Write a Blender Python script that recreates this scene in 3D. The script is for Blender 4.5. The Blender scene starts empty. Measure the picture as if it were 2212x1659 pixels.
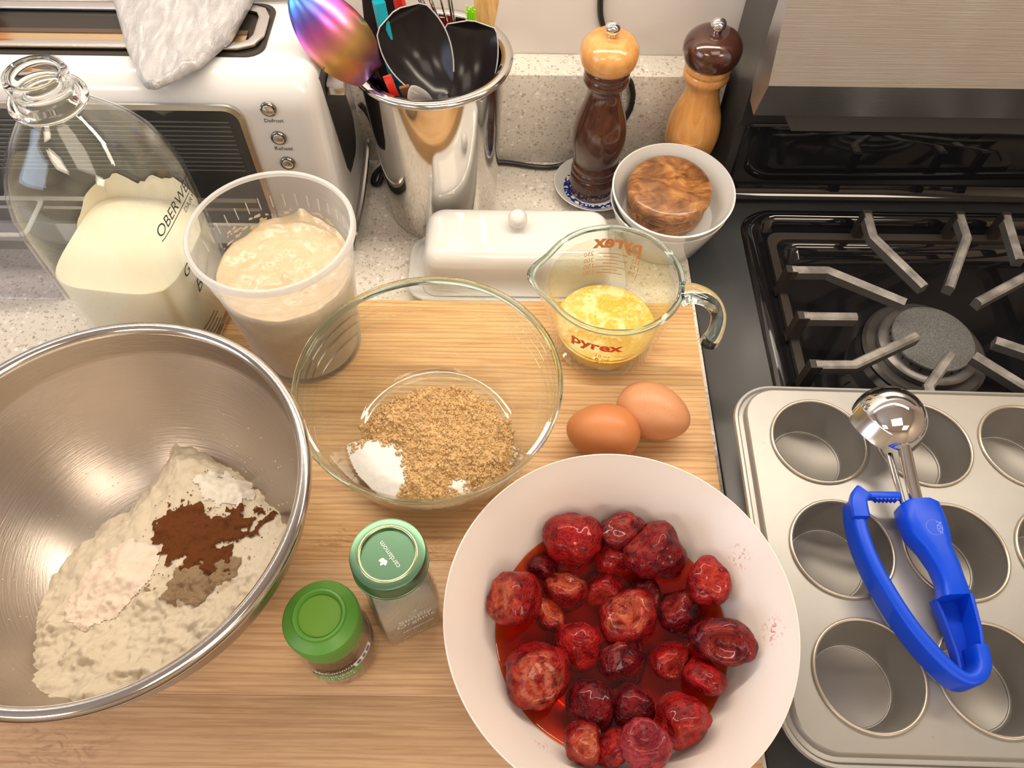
import bpy, bmesh, math, random
from math import pi, sin, cos, radians, sqrt, atan2, hypot, exp
from mathutils import Vector, Matrix, noise, geometry

random.seed(7)
SC = bpy.context.scene
COL = SC.collection

# ------------------------------------------------------------------ camera
cam_d = bpy.data.cameras.new('camera')
cam = bpy.data.objects.new('camera', cam_d)
COL.objects.link(cam)
cam_d.sensor_width = 36.0
cam_d.lens = 1667.0 / 2212.0 * 36.0
cam_d.clip_start = 0.01
_p, _r, _y = radians(33.1), radians(0.92), radians(-0.33)
cam.matrix_world = Matrix.Translation((0, 0, 0.56)) @ (
    Matrix.Rotation(_y, 4, 'Z') @ Matrix.Rotation(_p, 4, 'X') @ Matrix.Rotation(_r, 4, 'Z'))
SC.camera = cam

# ------------------------------------------------------------------ world, lights, exposure
SC.view_settings.view_transform = 'Standard'
SC.view_settings.look = 'None'
SC.view_settings.gamma = 1.0
SC.view_settings.use_curve_mapping = False
SC.view_settings.exposure = 0.16
W = bpy.data.worlds.new('world')
SC.world = W
W.use_nodes = True
W.node_tree.nodes['Background'].inputs[0].default_value = (0.85, 0.92, 1.0, 1)
W.node_tree.nodes['Background'].inputs[1].default_value = 1.0


def area(name, loc, target, sx, sy, watts, color, spread=180):
    d = bpy.data.lights.new(name, 'AREA')
    d.shape = 'RECTANGLE'
    d.size, d.size_y = sx, sy
    d.energy = watts
    d.color = color
    d.spread = radians(spread)
    o = bpy.data.objects.new(name, d)
    COL.objects.link(o)
    o.location = loc
    o.rotation_euler = (Vector(target) - Vector(loc)).to_track_quat('-Z', 'Y').to_euler()
    return o


WARM = (1.0, 0.80, 0.58)
area('under_cabinet_light', (-0.14, 0.53, 0.61), (-0.14, 0.50, 0.0), 0.95, 0.05, 4.3, (1.0, 0.86, 0.69))
area('range_hood_light', (0.50, 0.46, 0.62), (0.45, 0.30, 0.0), 0.40, 0.06, 1.5, (1.0, 0.86, 0.69))
area('ceiling_and_fill_light', (0.25, -0.55, 1.48), (0.1, 0.2, 0.0), 0.9, 0.7, 6.5, (1.0, 0.86, 0.70))
area('ceiling_and_fill_light', (-1.2, -1.5, 1.52), (-1.2, -1.5, 0.0), 0.7, 0.7, 16.0, (1.0, 0.84, 0.66))  # added fill lamp, front left, to brighten the room walls
area('ceiling_and_fill_light', (1.3, -1.4, 1.52), (1.3, -1.4, 0.0), 0.7, 0.7, 16.0, (1.0, 0.84, 0.66))  # added fill lamp, front right, lifts the room and front faces
area('window_light', (-1.95, -0.75, 0.75), (0.0, 0.25, 0.1), 1.0, 0.95, 11.0, (0.66, 0.78, 1.0))

# ------------------------------------------------------------------ node helpers


class NT:
    def __init__(self, name):
        self.m = bpy.data.materials.new(name)
        self.m.use_nodes = True
        self.t = self.m.node_tree
        self.t.nodes.clear()
        self.out = self.t.nodes.new('ShaderNodeOutputMaterial')

    def n(self, typ, **kw):
        nd = self.t.nodes.new('ShaderNode' + typ)
        for k, v in kw.items():
            if k.startswith('i_'):
                key = k[2:]
                key = int(key) if key.isdigit() else key.replace('_', ' ')
                self.put(nd.inputs[key], v)
            else:
                setattr(nd, k, v)
        return nd

    def put(self, sock, v):
        if hasattr(v, 'is_linked') or hasattr(v, 'links'):
            self.t.links.new(v, sock)
        else:
            if isinstance(v, (tuple, list)) and len(v) == 3 and sock.type == 'RGBA':
                v = (*v, 1)
            sock.default_value = v

    def coords(self, scale=(1, 1, 1), rot=(0, 0, 0), loc=(0, 0, 0)):
        tc = self.n('TexCoord')
        mp = self.n('Mapping')
        self.put(mp.inputs['Vector'], tc.outputs['Object'])
        mp.inputs['Scale'].default_value = scale
        mp.inputs['Rotation'].default_value = rot
        mp.inputs['Location'].default_value = loc
        return mp.outputs[0]

    def noise(self, vec, scale, detail=4, rough=0.5, dist=0.0):
        nd = self.n('TexNoise')
        self.put(nd.inputs['Vector'], vec)
        nd.inputs['Scale'].default_value = scale
        nd.inputs['Detail'].default_value = detail
        nd.inputs['Roughness'].default_value = rough
        nd.inputs['Distortion'].default_value = dist
        return nd.outputs['Fac']

    def ramp(self, fac, stops, interp='LINEAR'):
        nd = self.n('ValToRGB')
        nd.color_ramp.interpolation = interp
        cr = nd.color_ramp
        while len(cr.elements) < len(stops):
            cr.elements.new(0.5)
        for e, (p, c) in zip(cr.elements, stops):
            e.position = p
            e.color = (*c, 1) if len(c) == 3 else c
        self.put(nd.inputs[0], fac)
        return nd.outputs[0]

    def val(self, fac, a, b, x0=0.0, x1=1.0):
        nd = self.n('MapRange')
        self.put(nd.inputs[0], fac)
        for i, v in zip((1, 2, 3, 4), (x0, x1, a, b)):
            nd.inputs[i].default_value = v
        return nd.outputs[0]

    def mixc(self, fac, a, b, blend='MIX'):
        nd = self.n('MixRGB', blend_type=blend)
        self.put(nd.inputs[0], fac)
        self.put(nd.inputs[1], a)
        self.put(nd.inputs[2], b)
        return nd.outputs[0]

    def math(self, op, a, b=0.0, c=None):
        nd = self.n('Math', operation=op)
        self.put(nd.inputs[0], a)
        self.put(nd.inputs[1], b)
        if c is not None:
            self.put(nd.inputs[2], c)
        return nd.outputs[0]

    def bump(self, h, strength, dist=0.001):
        nd = self.n('Bump')
        self.put(nd.inputs['Height'], h)
        nd.inputs['Strength'].default_value = strength
        nd.inputs['Distance'].default_value = dist
        return nd.outputs[0]

    def pbr(self, color, rough=0.5, metal=0.0, normal=None, **kw):
        b = self.n('BsdfPrincipled')
        self.put(b.inputs['Base Color'], color)
        self.put(b.inputs['Roughness'], rough)
        self.put(b.inputs['Metallic'], metal)
        if normal is not None:
            self.put(b.inputs['Normal'], normal)
        for k, v in kw.items():
            self.put(b.inputs[k.replace('_', ' ')], v)
        return b.outputs[0]

    def done(self, sh, vol=None):
        self.t.links.new(sh, self.out.inputs['Surface'])
        if vol is not None:
            self.t.links.new(vol, self.out.inputs['Volume'])
        return self.m


def simple(name, color, rough=0.5, metal=0.0, **kw):
    t = NT(name)
    return t.done(t.pbr(color, rough, metal, **kw))


def schlick(t, f0=0.04, power=5.0):
    g = t.n('NewGeometry')
    d = t.n('VectorMath', operation='DOT_PRODUCT')
    t.put(d.inputs[0], g.outputs['Normal'])
    t.put(d.inputs[1], g.outputs['Incoming'])
    c = t.math('ABSOLUTE', d.outputs['Value'])
    k = t.math('POWER', t.math('SUBTRACT', 1.0, c), power)
    return t.math('MULTIPLY_ADD', k, 1 - f0, f0)


def thin_glass(name, tint=(0.97, 0.985, 0.975), f0=0.04, bump=None, rough=0.0):
    t = NT(name)
    tr = t.n('BsdfTransparent', i_0=tint).outputs[0]
    gl = t.n('BsdfGlossy')
    gl.inputs['Color'].default_value = (1, 1, 1, 1)
    gl.inputs['Roughness'].default_value = rough
    if bump:
        v = t.coords()
        t.put(gl.inputs['Normal'], t.bump(t.noise(v, bump[0], 3), bump[1], 0.001))
    mx = t.n('MixShader')
    t.put(mx.inputs[0], schlick(t, f0))
    t.put(mx.inputs[1], tr)
    t.put(mx.inputs[2], gl.outputs[0])
    return t.done(mx.outputs[0])


# ------------------------------------------------------------------ materials
def m_quartz():
    t = NT('quartz')
    v = t.coords()
    # two sizes of chip, thresholded per voronoi cell
    col = t.mixc(t.noise(v, 14, 3), (0.66, 0.62, 0.56), (0.74, 0.70, 0.64))
    for sc, thr, c, size in ((330, 0.80, (0.34, 0.31, 0.27), 0.40), (210, 0.84, (0.40, 0.37, 0.33), 0.42),
                             (420, 0.80, (0.50, 0.42, 0.33), 0.45), (260, 0.9, (0.92, 0.9, 0.87), 0.5)):
        vo = t.n('TexVoronoi', feature='F1')
        vd = t.n('VectorMath', operation='ADD')
        nz = t.n('TexNoise', i_Scale=sc * 1.3)
        t.put(nz.inputs['Vector'], v)
        mm = t.n('VectorMath', operation='SCALE')
        t.put(mm.inputs[0], nz.outputs['Color'])
        mm.inputs['Scale'].default_value = 1.6 / sc
        t.put(vd.inputs[0], v)
        t.put(vd.inputs[1], mm.outputs[0])
        t.put(vo.inputs['Vector'], vd.outputs[0])
        vo.inputs['Scale'].default_value = sc
        sep = t.n('SeparateColor')
        t.put(sep.inputs[0], vo.outputs['Color'])
        on = t.math('GREATER_THAN', sep.outputs[0], thr)
        inside = t.math('LESS_THAN', vo.outputs['Distance'], size)
        f = t.math('MULTIPLY', t.math('MULTIPLY', on, inside), t.val(sep.outputs[1], 0.35, 0.95))
        col = t.mixc(f, col, c)
    return t.done(t.pbr(col, 0.22, Specular_IOR_Level=0.45))


def m_maple(name, seed, tint=0.0):
    t = NT(name)
    v = t.coords((2.2, 26, 26), (0, 0, radians(1.5 * (seed - 1.5))), (seed * 3.1, seed * 7.7, 0))
    big = t.noise(v, 3.0, 5, 0.6, 1.6)
    v2 = t.coords((14, 420, 420), (0, 0, radians(0.8)), (seed, seed * 2.0, 0))
    fine = t.noise(v2, 1.0, 3, 0.6)
    v3 = t.coords((60, 900, 900), (0, 0, 0), (seed, 0, 0))
    fleck = t.noise(v3, 1.0, 2, 0.5)
    wv = t.n('TexWave', wave_type='BANDS', bands_direction='Y', wave_profile='SIN')
    t.put(wv.inputs['Vector'], t.coords((0.9, 12, 12), (0, 0, radians(1.0)), (0, seed, 0)))
    wv.inputs['Scale'].default_value = 6.0
    wv.inputs['Distortion'].default_value = 9.0
    wv.inputs['Detail'].default_value = 3
    wv.inputs['Detail Scale'].default_value = 0.7
    a = t.ramp(big, [(0.25, (0.60, 0.34, 0.145)), (0.5, (0.72, 0.45, 0.21)), (0.75, (0.80, 0.54, 0.285))])
    a = t.mixc(t.val(wv.outputs['Fac'], 0.0, 0.5, 0.42, 0.0), a, (0.42, 0.20, 0.085))
    for (kx, ky, kr) in ((-0.062, 0.2005, 0.020), (-0.118, 0.2080, 0.016), (-0.012, 0.2100, 0.016), (-0.28, 0.072, 0.03)):
        dn = t.n('VectorMath', operation='DISTANCE')
        kv = t.coords((0.55, 1.0, 1.0))
        t.put(dn.inputs[0], kv)
        dn.inputs[1].default_value = (kx * 0.55, ky, 0.03)
        near = t.val(dn.outputs['Value'], 1.0, 0.0, 0.0, kr)
        sw = t.noise(t.coords((60, 160, 60)), 1.0, 4, 0.6, 2.2)
        a = t.mixc(t.math('MULTIPLY', near, t.val(sw, 0.0, 0.85, 0.5, 0.64)), a, (0.22, 0.085, 0.03))
    a = t.mixc(tint, a, (0.50, 0.35, 0.26))
    a = t.mixc(t.val(fine, 0.0, 0.6, 0.50, 0.70), a, (0.40, 0.20, 0.09))
    a = t.mixc(t.val(fleck, 0.0, 0.35, 0.55, 0.75), a, (0.45, 0.25, 0.13))
    nb = t.bump(fine, 0.08, 0.0005)
    return t.done(t.pbr(a, 0.46, 0.0, nb, Specular_IOR_Level=0.35))


def m_wood(name, c0, c1, c2, scale=(60, 60, 6), rough=0.25, coat=0.5, dist=1.5, turb=None):
    t = NT(name)
    v = t.coords(scale)
    f = t.noise(v, 1.0, 5, 0.6, dist)
    col = t.ramp(f, [(0.3, c0), (0.5, c1), (0.7, c2)])
    if turb:
        wv = t.n('TexWave', wave_type='BANDS', bands_direction='DIAGONAL')
        t.put(wv.inputs['Vector'], t.coords((1, 1, 1), (0, 0, 0.5)))
        wv.inputs['Scale'].default_value = turb
        wv.inputs['Distortion'].default_value = 11.0
        wv.inputs['Detail'].default_value = 4
        wv.inputs['Detail Scale'].default_value = 1.1
        col = t.mixc(t.val(wv.outputs['Fac'], 0.55, 0.0, 0.0, 0.55), col, c0)
    return t.done(t.pbr(col, rough, 0.0, None, Coat_Weight=coat, Coat_Roughness=0.12))


def m_steel(name, color=(0.60, 0.585, 0.565), rough=0.2, brush=None, strength=0.15):
    t = NT(name)
    nrm = None
    r = rough
    if brush:
        v = t.coords(brush)
        nz = t.noise(v, 1.0, 3, 0.6)
        nrm = t.bump(nz, strength, 0.0004)
        r = t.val(t.noise(t.coords(), 30, 3), rough * 0.8, rough * 1.25)
    return t.done(t.pbr(color, r, 1.0, nrm))


def m_radial_steel(name, color, rough, cx, cy):
    """satin bowl steel: fine circular polishing scratches around the bowl's own axis"""
    t = NT(name)
    v = t.coords((1, 1, 1), (0, 0, 0), (-cx, -cy, 0))
    sp = t.n('SeparateXYZ')
    t.put(sp.inputs[0], v)
    r2 = t.math('SQRT', t.math('ADD', t.math('POWER', sp.outputs[0], 2.0), t.math('POWER', sp.outputs[1], 2.0)))
    an = t.math('ARCTAN2', sp.outputs[1], sp.outputs[0])
    cb = t.n('CombineXYZ')
    t.put(cb.inputs[0], t.math('MULTIPLY', r2, 900.0))
    t.put(cb.inputs[1], t.math('MULTIPLY', an, 3.0))
    t.put(cb.inputs[2], t.math('MULTIPLY', sp.outputs[2], 700.0))
    nz = t.noise(cb.outputs[0], 1.0, 4, 0.65)
    blotch = t.noise(t.coords(), 22, 4)
    nb = t.bump(nz, 0.5, 0.0004)
    return t.done(t.pbr(color, t.val(blotch, rough * 0.85, rough * 1.2), 1.0, nb))


def m_plastic(name, color, rough=0.3, **kw):
    return simple(name, color, rough, **kw)


def m_frost(name, fac=0.4, color=(0.93, 0.93, 0.93), rough=0.25):
    t = NT(name)
    tr = t.n('BsdfTransparent', i_0=(0.96, 0.96, 0.96)).outputs[0]
    b = t.pbr(color, rough)
    tl = t.n('BsdfTranslucent', i_0=color).outputs[0]
    m1 = t.n('MixShader', i_0=0.45)
    t.put(m1.inputs[1], b)
    t.put(m1.inputs[2], tl)
    m2 = t.n('MixShader')
    t.put(m2.inputs[0], t.math('ADD', t.math('MULTIPLY', schlick(t, 0.04, 3.0), 0.5), fac))
    t.put(m2.inputs[1], tr)
    t.put(m2.inputs[2], m1.outputs[0])
    return t.done(m2.outputs[0])


QUARTZ = m_quartz()
MAPLE = [m_maple('maple_%s' % 'abcd'[i], i, (0.45, 0.35, 0.12, 0.0)[i]) for i in range(4)]  # front planks tinted pinkish, window light's cast put into the wood colour
GLASS = thin_glass('clear_glass')
GLASS_GREEN = thin_glass('green_tinted_glass', (0.955, 0.985, 0.97))
SOLID_GLASS = simple('solid_glass', (0.96, 0.985, 0.975), 0.0, 0.0, Transmission_Weight=1.0, IOR=1.45)
SOLID_RIM = simple('solid_rim_glass', (0.74, 0.90, 0.85), 0.0, 0.0, Transmission_Weight=1.0, IOR=1.47)
SOLID_GREEN = simple('solid_green_glass', (0.80, 0.95, 0.89), 0.0, 0.0, Transmission_Weight=1.0, IOR=1.47)
FOGGED = thin_glass('fogged_glass', (0.93, 0.94, 0.88), 0.16, (420, 1.0), 0.10)
STEEL_RIM = m_steel('polished_steel', (0.66, 0.645, 0.62), 0.12)
CHROME = m_steel('chrome', (0.82, 0.82, 0.82), 0.03)
SATIN = m_steel('satin_chrome', (0.62, 0.61, 0.60), 0.22)
CANISTER = m_steel('canister_steel', (0.66, 0.635, 0.60), 0.075, (18, 18, 60), 0.06)
CONSOLE_STEEL = m_steel('brushed_console_steel', (0.60, 0.62, 0.64), 0.32, (18, 900, 900), 0.35)
CERAMIC = simple('white_porcelain', (0.67, 0.67, 0.66), 0.10, 0.0, Coat_Weight=0.4, Coat_Roughness=0.03)
CERAMIC_WARM = simple('cream_white_melamine', (0.80, 0.76, 0.73), 0.25)
APPLIANCE = simple('white_appliance_plastic', (0.59, 0.59, 0.60), 0.16, 0.0, Coat_Weight=0.3)
BLACK = simple('black_plastic', (0.018, 0.018, 0.02), 0.35)
BLACK_GLOSS = simple('black_nylon', (0.012, 0.010, 0.011), 0.20, Specular_IOR_Level=0.28)
ENAMEL = simple('black_enamel', (0.008, 0.008, 0.010), 0.06, 0.0, Coat_Weight=0.6, Coat_Roughness=0.04)
STOVE_TRIM = simple('black_glass_trim', (0.045, 0.048, 0.052), 0.30)


def m_textured_black():
    t = NT('textured_black_panel')
    nz = t.noise(t.coords(), 900, 2)
    return t.done(t.pbr((0.035, 0.034, 0.034), 0.32, 0.0, t.bump(nz, 0.25, 0.0004)))


PANEL = m_textured_black()


def m_cast_iron():
    t = NT('cast_iron')
    nz = t.noise(t.coords(), 700, 3)
    w = t.noise(t.coords(), 60, 4)
    c = t.ramp(w, [(0.35, (0.15, 0.14, 0.13)), (0.65, (0.33, 0.31, 0.29))])
    return t.done(t.pbr(c, 0.48, 0.25, t.bump(nz, 0.5, 0.0005)))


IRON = m_cast_iron()
IRON_SIDE = simple('side_iron', (0.075, 0.070, 0.065), 0.45)
IRON_DARK = simple('dark_iron', (0.028, 0.022, 0.018), 0.45)  # legs and frame rail, darker than the fingers


def m_cap():
    t = NT('burner_cap_enamel')
    nz = t.noise(t.coords(), 1500, 2)
    c = t.ramp(nz, [(0.4, (0.055, 0.055, 0.055)), (0.62, (0.17, 0.17, 0.17))])
    return t.done(t.pbr(c, 0.55, 0.0, t.bump(nz, 0.4, 0.0004)))


CAP = m_cap()


def m_pan():
    t = NT('aged_bakeware_steel')
    v = t.coords()
    a = t.noise(v, 40, 5, 0.6)
    b = t.noise(v, 9, 3)
    c = t.mixc(a, (0.36, 0.352, 0.338), (0.425, 0.418, 0.402))
    c = t.mixc(t.val(b, 0.0, 0.25, 0.5, 0.75), c, (0.48, 0.40, 0.29))
    spot = t.noise(v, 170, 2)
    c = t.mixc(t.val(spot, 0.0, 0.5, 0.72, 0.80), c, (0.30, 0.21, 0.12))
    return t.done(t.pbr(c, 0.42, 0.55, t.bump(t.noise(v, 1400, 2), 0.08, 0.0003)))


PAN = m_pan()
CUPM = simple('dull_grey_cup', (0.27, 0.255, 0.235), 0.40, 0.45)
PAN_BEAD = simple('browned_bead', (0.47, 0.42, 0.35), 0.32, 0.7)
BLUE = simple('royal_blue_plastic', (0.003, 0.065, 0.66), 0.36, Specular_IOR_Level=0.3)
OLIVE = m_wood('olive_wood', (0.075, 0.026, 0.009), (0.27, 0.11, 0.032), (0.45, 0.22, 0.075), (28, 55, 40), 0.34, 0.3, 3.2, 9)
BEECH = m_wood('varnished_beech', (0.50, 0.22, 0.055), (0.60, 0.29, 0.085), (0.66, 0.36, 0.13), (70, 70, 8), 0.2, 0.6)
WALNUT = m_wood('dark_walnut', (0.035, 0.010, 0.006), (0.055, 0.016, 0.009), (0.085, 0.024, 0.012), (60, 60, 8), 0.16, 0.8)
BAMBOO = m_wood('bamboo', (0.50, 0.27, 0.09), (0.62, 0.38, 0.15), (0.70, 0.46, 0.21), (260, 260, 5), 0.5, 0.0)
BROWN_STICK = simple('brown_wood', (0.16, 0.06, 0.02), 0.5)


def m_milk():
    t = NT('milk')
    return t.done(t.pbr((0.74, 0.67, 0.53), 0.25, 0.0, None, Subsurface_Weight=0.15, Subsurface_Radius=(0.01, 0.008, 0.005)))


MILK = m_milk()


def m_starter():
    t = NT('sourdough_starter')
    nz = t.noise(t.coords((1, 1, 1)), 110, 4, 0.6, 0.8)
    sp = t.noise(t.coords(), 330, 2)
    c = t.mixc(nz, (0.54, 0.42, 0.27), (0.66, 0.56, 0.395))
    c = t.mixc(t.val(sp, 0.0, 0.8, 0.78, 0.82), c, (0.10, 0.06, 0.03))
    return t.done(t.pbr(c, 0.22, 0.0, t.bump(nz, 0.35, 0.002), Subsurface_Weight=0.6, Subsurface_Radius=(0.03, 0.021, 0.012)))


STARTER = m_starter()


def m_powder(name, c0, c1, scale=900, b=0.6, rough=0.95):
    t = NT(name)
    nz = t.noise(t.coords(), scale, 3, 0.6)
    lg = t.noise(t.coords(), 60, 3)
    c = t.mixc(t.math('MULTIPLY', t.math('ADD', nz, lg), 0.5), c0, c1)
    return t.done(t.pbr(c, rough, 0.0, t.bump(nz, b, 0.0008), Specular_IOR_Level=0.15))


FLOUR = m_powder('flour', (0.56, 0.48, 0.355), (0.74, 0.67, 0.55), 300, 0.6)
SALT = m_powder('pinkish_salt', (0.76, 0.60, 0.48), (0.82, 0.73, 0.64), 700, 0.5)
WHITE_POWDER = m_powder('white_powder', (0.74, 0.69, 0.59), (0.82, 0.78, 0.70), 500, 0.4)
CINNAMON = m_powder('cinnamon', (0.085, 0.026, 0.008), (0.19, 0.065, 0.02), 900, 0.9)
SPICE = m_powder('grey_brown_spice', (0.20, 0.125, 0.06), (0.42, 0.31, 0.20), 1100, 0.9)
BROWN_SUGAR = m_powder('brown_sugar', (0.50, 0.30, 0.13), (0.84, 0.61, 0.32), 520, 1.0, 0.7)
WHITE_SUGAR = m_powder('white_sugar', (0.80, 0.79, 0.77), (0.90, 0.89, 0.87), 1500, 0.35, 0.7)
GREY_SPICE = m_powder('ground_cardamom', (0.25, 0.215, 0.185), (0.34, 0.30, 0.265), 900, 0.5)
DARK_SPICE = m_powder('five_spice', (0.16, 0.075, 0.035), (0.30, 0.16, 0.09), 900, 0.5)


def m_egg(name, c0, c1):
    t = NT(name)
    sp = t.noise(t.coords(), 900, 2)
    lg = t.noise(t.coords(), 40, 3)
    c = t.mixc(lg, c0, c1)
    c = t.mixc(t.val(sp, 0.0, 0.5, 0.62, 0.72), c, (0.36, 0.11, 0.035))
    return t.done(t.pbr(c, 0.42, 0.0, t.bump(sp, 0.06, 0.0004)))


EGG_A = m_egg('brown_eggshell', (0.52, 0.185, 0.06), (0.58, 0.22, 0.08))
EGG_B = m_egg('pale_brown_eggshell', (0.58, 0.255, 0.115), (0.63, 0.30, 0.15))


def m_berry(name, dark, red, pale):
    t = NT(name)
    nz = t.noise(t.coords(), 130, 4, 0.6, 0.6)
    c = t.ramp(nz, [(0.36, dark), (0.6, red)])
    vo = t.n('TexVoronoi', feature='F1')
    t.put(vo.inputs['Vector'], t.coords())
    vo.inputs['Scale'].default_value = 420
    seed = t.val(vo.outputs['Distance'], 0.0, 1.0, 0.08, 0.42)
    at = t.n('Attribute', attribute_name='hull')
    f = t.math('MULTIPLY', at.outputs['Fac'], t.val(t.noise(t.coords(), 170, 4), 0.0, 1.0, 0.36, 0.62))
    c = t.mixc(f, c, pale)
    h = t.math('ADD', t.math('MULTIPLY', seed, 0.75), t.noise(t.coords(), 300, 3))
    return t.done(t.pbr(c, 0.30, 0.0, t.bump(h, 0.8, 0.0016), Coat_Weight=0.30, Coat_Roughness=0.05, Specular_IOR_Level=0.10,
                        Subsurface_Weight=0.0))


BERRY = {
    'red': m_berry('berry_red', (0.12, 0.003, 0.005), (0.32, 0.010, 0.010), (0.36, 0.035, 0.022)),
    'dark': m_berry('berry_maroon', (0.040, 0.002, 0.005), (0.17, 0.006, 0.010), (0.26, 0.028, 0.022)),
    'pale': m_berry('berry_pale_cut', (0.10, 0.003, 0.005), (0.27, 0.009, 0.009), (0.44, 0.095, 0.045)),
    'pink': m_berry('berry_pinkish', (0.16, 0.008, 0.018), (0.36, 0.035, 0.045), (0.14, 0.012, 0.02)),
}


def m_syrup():
    t = NT('red_syrup')
    tr = t.n('BsdfTransparent', i_0=(0.96, 0.62, 0.42)).outputs[0]
    gl = t.n('BsdfGlossy')
    gl.inputs['Roughness'].default_value = 0.02
    mx = t.n('MixShader')
    t.put(mx.inputs[0], schlick(t, 0.035))
    t.put(mx.inputs[1], tr)
    t.put(mx.inputs[2], gl.outputs[0])
    va = t.n('VolumeAbsorption')
    va.inputs['Color'].default_value = (0.97, 0.14, 0.04, 1)
    va.inputs['Density'].default_value = 80.0
    return t.done(mx.outputs[0], va.outputs[0])


SYRUP = m_syrup()


def m_butter():
    t = NT('melted_butter')
    v = t.coords()
    nz = t.noise(v, 60, 4, 0.6, 0.7)
    fine = t.noise(v, 420, 3)
    c = t.ramp(nz, [(0.42, (0.70, 0.42, 0.045)), (0.52, (0.74, 0.50, 0.10)), (0.60, (0.84, 0.70, 0.32))])
    c = t.mixc(t.val(fine, 0.0, 0.3, 0.5, 0.7), c, (0.88, 0.78, 0.45))
    return t.done(t.pbr(c, 0.12, 0.0, t.bump(t.math('ADD', nz, t.math('MULTIPLY', fine, 0.4)), 0.45, 0.002)))


BUTTER = m_butter()
BUTTER_SIDE = simple('melted_butter_body', (0.80, 0.50, 0.03), 0.15)


def m_wall():
    t = NT('painted_wall')
    nz = t.noise(t.coords(), 160, 4, 0.6)
    return t.done(t.pbr((0.68, 0.64, 0.615), 0.5, 0.0, t.bump(nz, 0.12, 0.001)))


WALL = m_wall()
ROOM = simple('room_paint', (0.72, 0.62, 0.50), 0.7)
CEIL = simple('ceiling_paint', (0.78, 0.75, 0.70), 0.8)
FLOORM = m_wood('floor_wood', (0.16, 0.08, 0.04), (0.24, 0.13, 0.07), (0.30, 0.17, 0.09), (3, 30, 3), 0.5, 0.0)


def m_bag():
    t = NT('milky_bag_film')
    v = t.coords((60, 22, 40), (0.3, 0.4, 0.5))
    nz = t.noise(v, 2.2, 6, 0.68, 1.4)
    f = t.n('BsdfTransparent', i_0=(0.95, 0.95, 0.96)).outputs[0]
    b = t.pbr((0.55, 0.545, 0.565), 0.18, 0.0, t.bump(nz, 0.9, 0.006), Coat_Weight=0.4)
    mx = t.n('MixShader', i_0=0.86)
    t.put(mx.inputs[1], f)
    t.put(mx.inputs[2], b)
    return t.done(mx.outputs[0])


BAG = m_bag()


def m_irid(o0, o1):
    """rainbow oxide coating along the spoon's own length"""
    t = NT('rainbow_titanium')
    tc = t.n('TexCoord')
    d = Vector(o1) - Vector(o0)
    L2 = d.length_squared
    sub = t.n('VectorMath', operation='SUBTRACT')
    t.put(sub.inputs[0], tc.outputs['Object'])
    sub.inputs[1].default_value = o0
    dt = t.n('VectorMath', operation='DOT_PRODUCT')
    t.put(dt.inputs[0], sub.outputs[0])
    dt.inputs[1].default_value = d / L2
    f = t.math('ADD', dt.outputs['Value'], t.math('MULTIPLY', t.noise(t.coords(), 25, 2), 0.12))
    c = t.ramp(f, [(0.0, (0.10, 0.55, 0.50)), (0.16, (0.03, 0.20, 0.85)), (0.30, (0.20, 0.09, 0.80)), (0.44, (0.72, 0.10, 0.60)),
                   (0.58, (0.85, 0.28, 0.30)), (0.72, (0.78, 0.50, 0.10)), (0.88, (0.45, 0.16, 0.10)), (1.0, (0.13, 0.03, 0.20))])
    c = t.mixc(0.12, c, (0.75, 0.72, 0.75))
    return t.done(t.pbr(c, 0.30, 1.0))


def m_blue_pattern():
    t = NT('blue_white_pattern')
    v = t.coords()
    vo = t.n('TexVoronoi', feature='DISTANCE_TO_EDGE')
    t.put(vo.inputs['Vector'], v)
    vo.inputs['Scale'].default_value = 190
    f = t.math('LESS_THAN', vo.outputs['Distance'], 0.16)
    n2 = t.math('GREATER_THAN', t.noise(v, 170, 2), 0.56)
    c = t.mixc(t.math('MAXIMUM', f, n2), (0.80, 0.80, 0.82), (0.015, 0.035, 0.22))
    return t.done(t.pbr(c, 0.1))


PATTERN = m_blue_pattern()
LID_GREEN = m_steel('green_metal_lid', (0.16, 0.31, 0.20), 0.36)
LID_RING = m_steel('pale_lid_ring', (0.68, 0.76, 0.42), 0.25)  # raised ring, paler and yellower than the lid
GREEN_PLASTIC = simple('green_plastic_cap', (0.105, 0.31, 0.045), 0.42)
GREEN_DISC = simple('green_cap_disc', (0.13, 0.30, 0.03), 0.45)
PRINT_RED = simple('red_print', (0.72, 0.085, 0.03), 0.4)
PRINT_BLACK = simple('black_print', (0.03, 0.03, 0.035), 0.5)
PRINT_WHITE = simple('white_print', (0.82, 0.82, 0.82), 0.4)
PRINT_GREEN = simple('green_print', (0.10, 0.36, 0.08), 0.4)
PRINT_PURPLE = simple('purple_print', (0.14, 0.10, 0.40), 0.4)
EMBOSS = simple('embossed_blue', (0.10, 0.20, 0.80), 0.3)
EDGE_GLINT = simple('edge_glint_nylon', (0.36, 0.35, 0.35), 0.25)  # pale tone paints the white highlights along ladle and spoon edges
TEAL = simple('teal_silicone', (0.0, 0.27, 0.36), 0.35)
REDP = simple('red_plastic', (0.72, 0.035, 0.02), 0.35)
LIME = simple('lime_silicone', (0.28, 0.78, 0.01), 0.4)
CLEARP = thin_glass('clear_plastic', (0.93, 0.93, 0.95), 0.06)
DARK_GLASS = simple('dark_window_glass', (0.03, 0.03, 0.032), 0.05)
TAN = simple('tan_wood', (0.55, 0.30, 0.12), 0.5)
WHITE_CLEAR = m_frost('clear_white_plastic', 0.35)

# ------------------------------------------------------------------ mesh helpers


def link_mesh(name, verts, faces, mat, parent=None, ang=40, local=False):
    me = bpy.data.meshes.new(name)
    me.from_pydata([tuple(v) for v in verts], [], faces)
    me.update()
    return link_me(name, me, mat, parent, ang, local)


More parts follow.
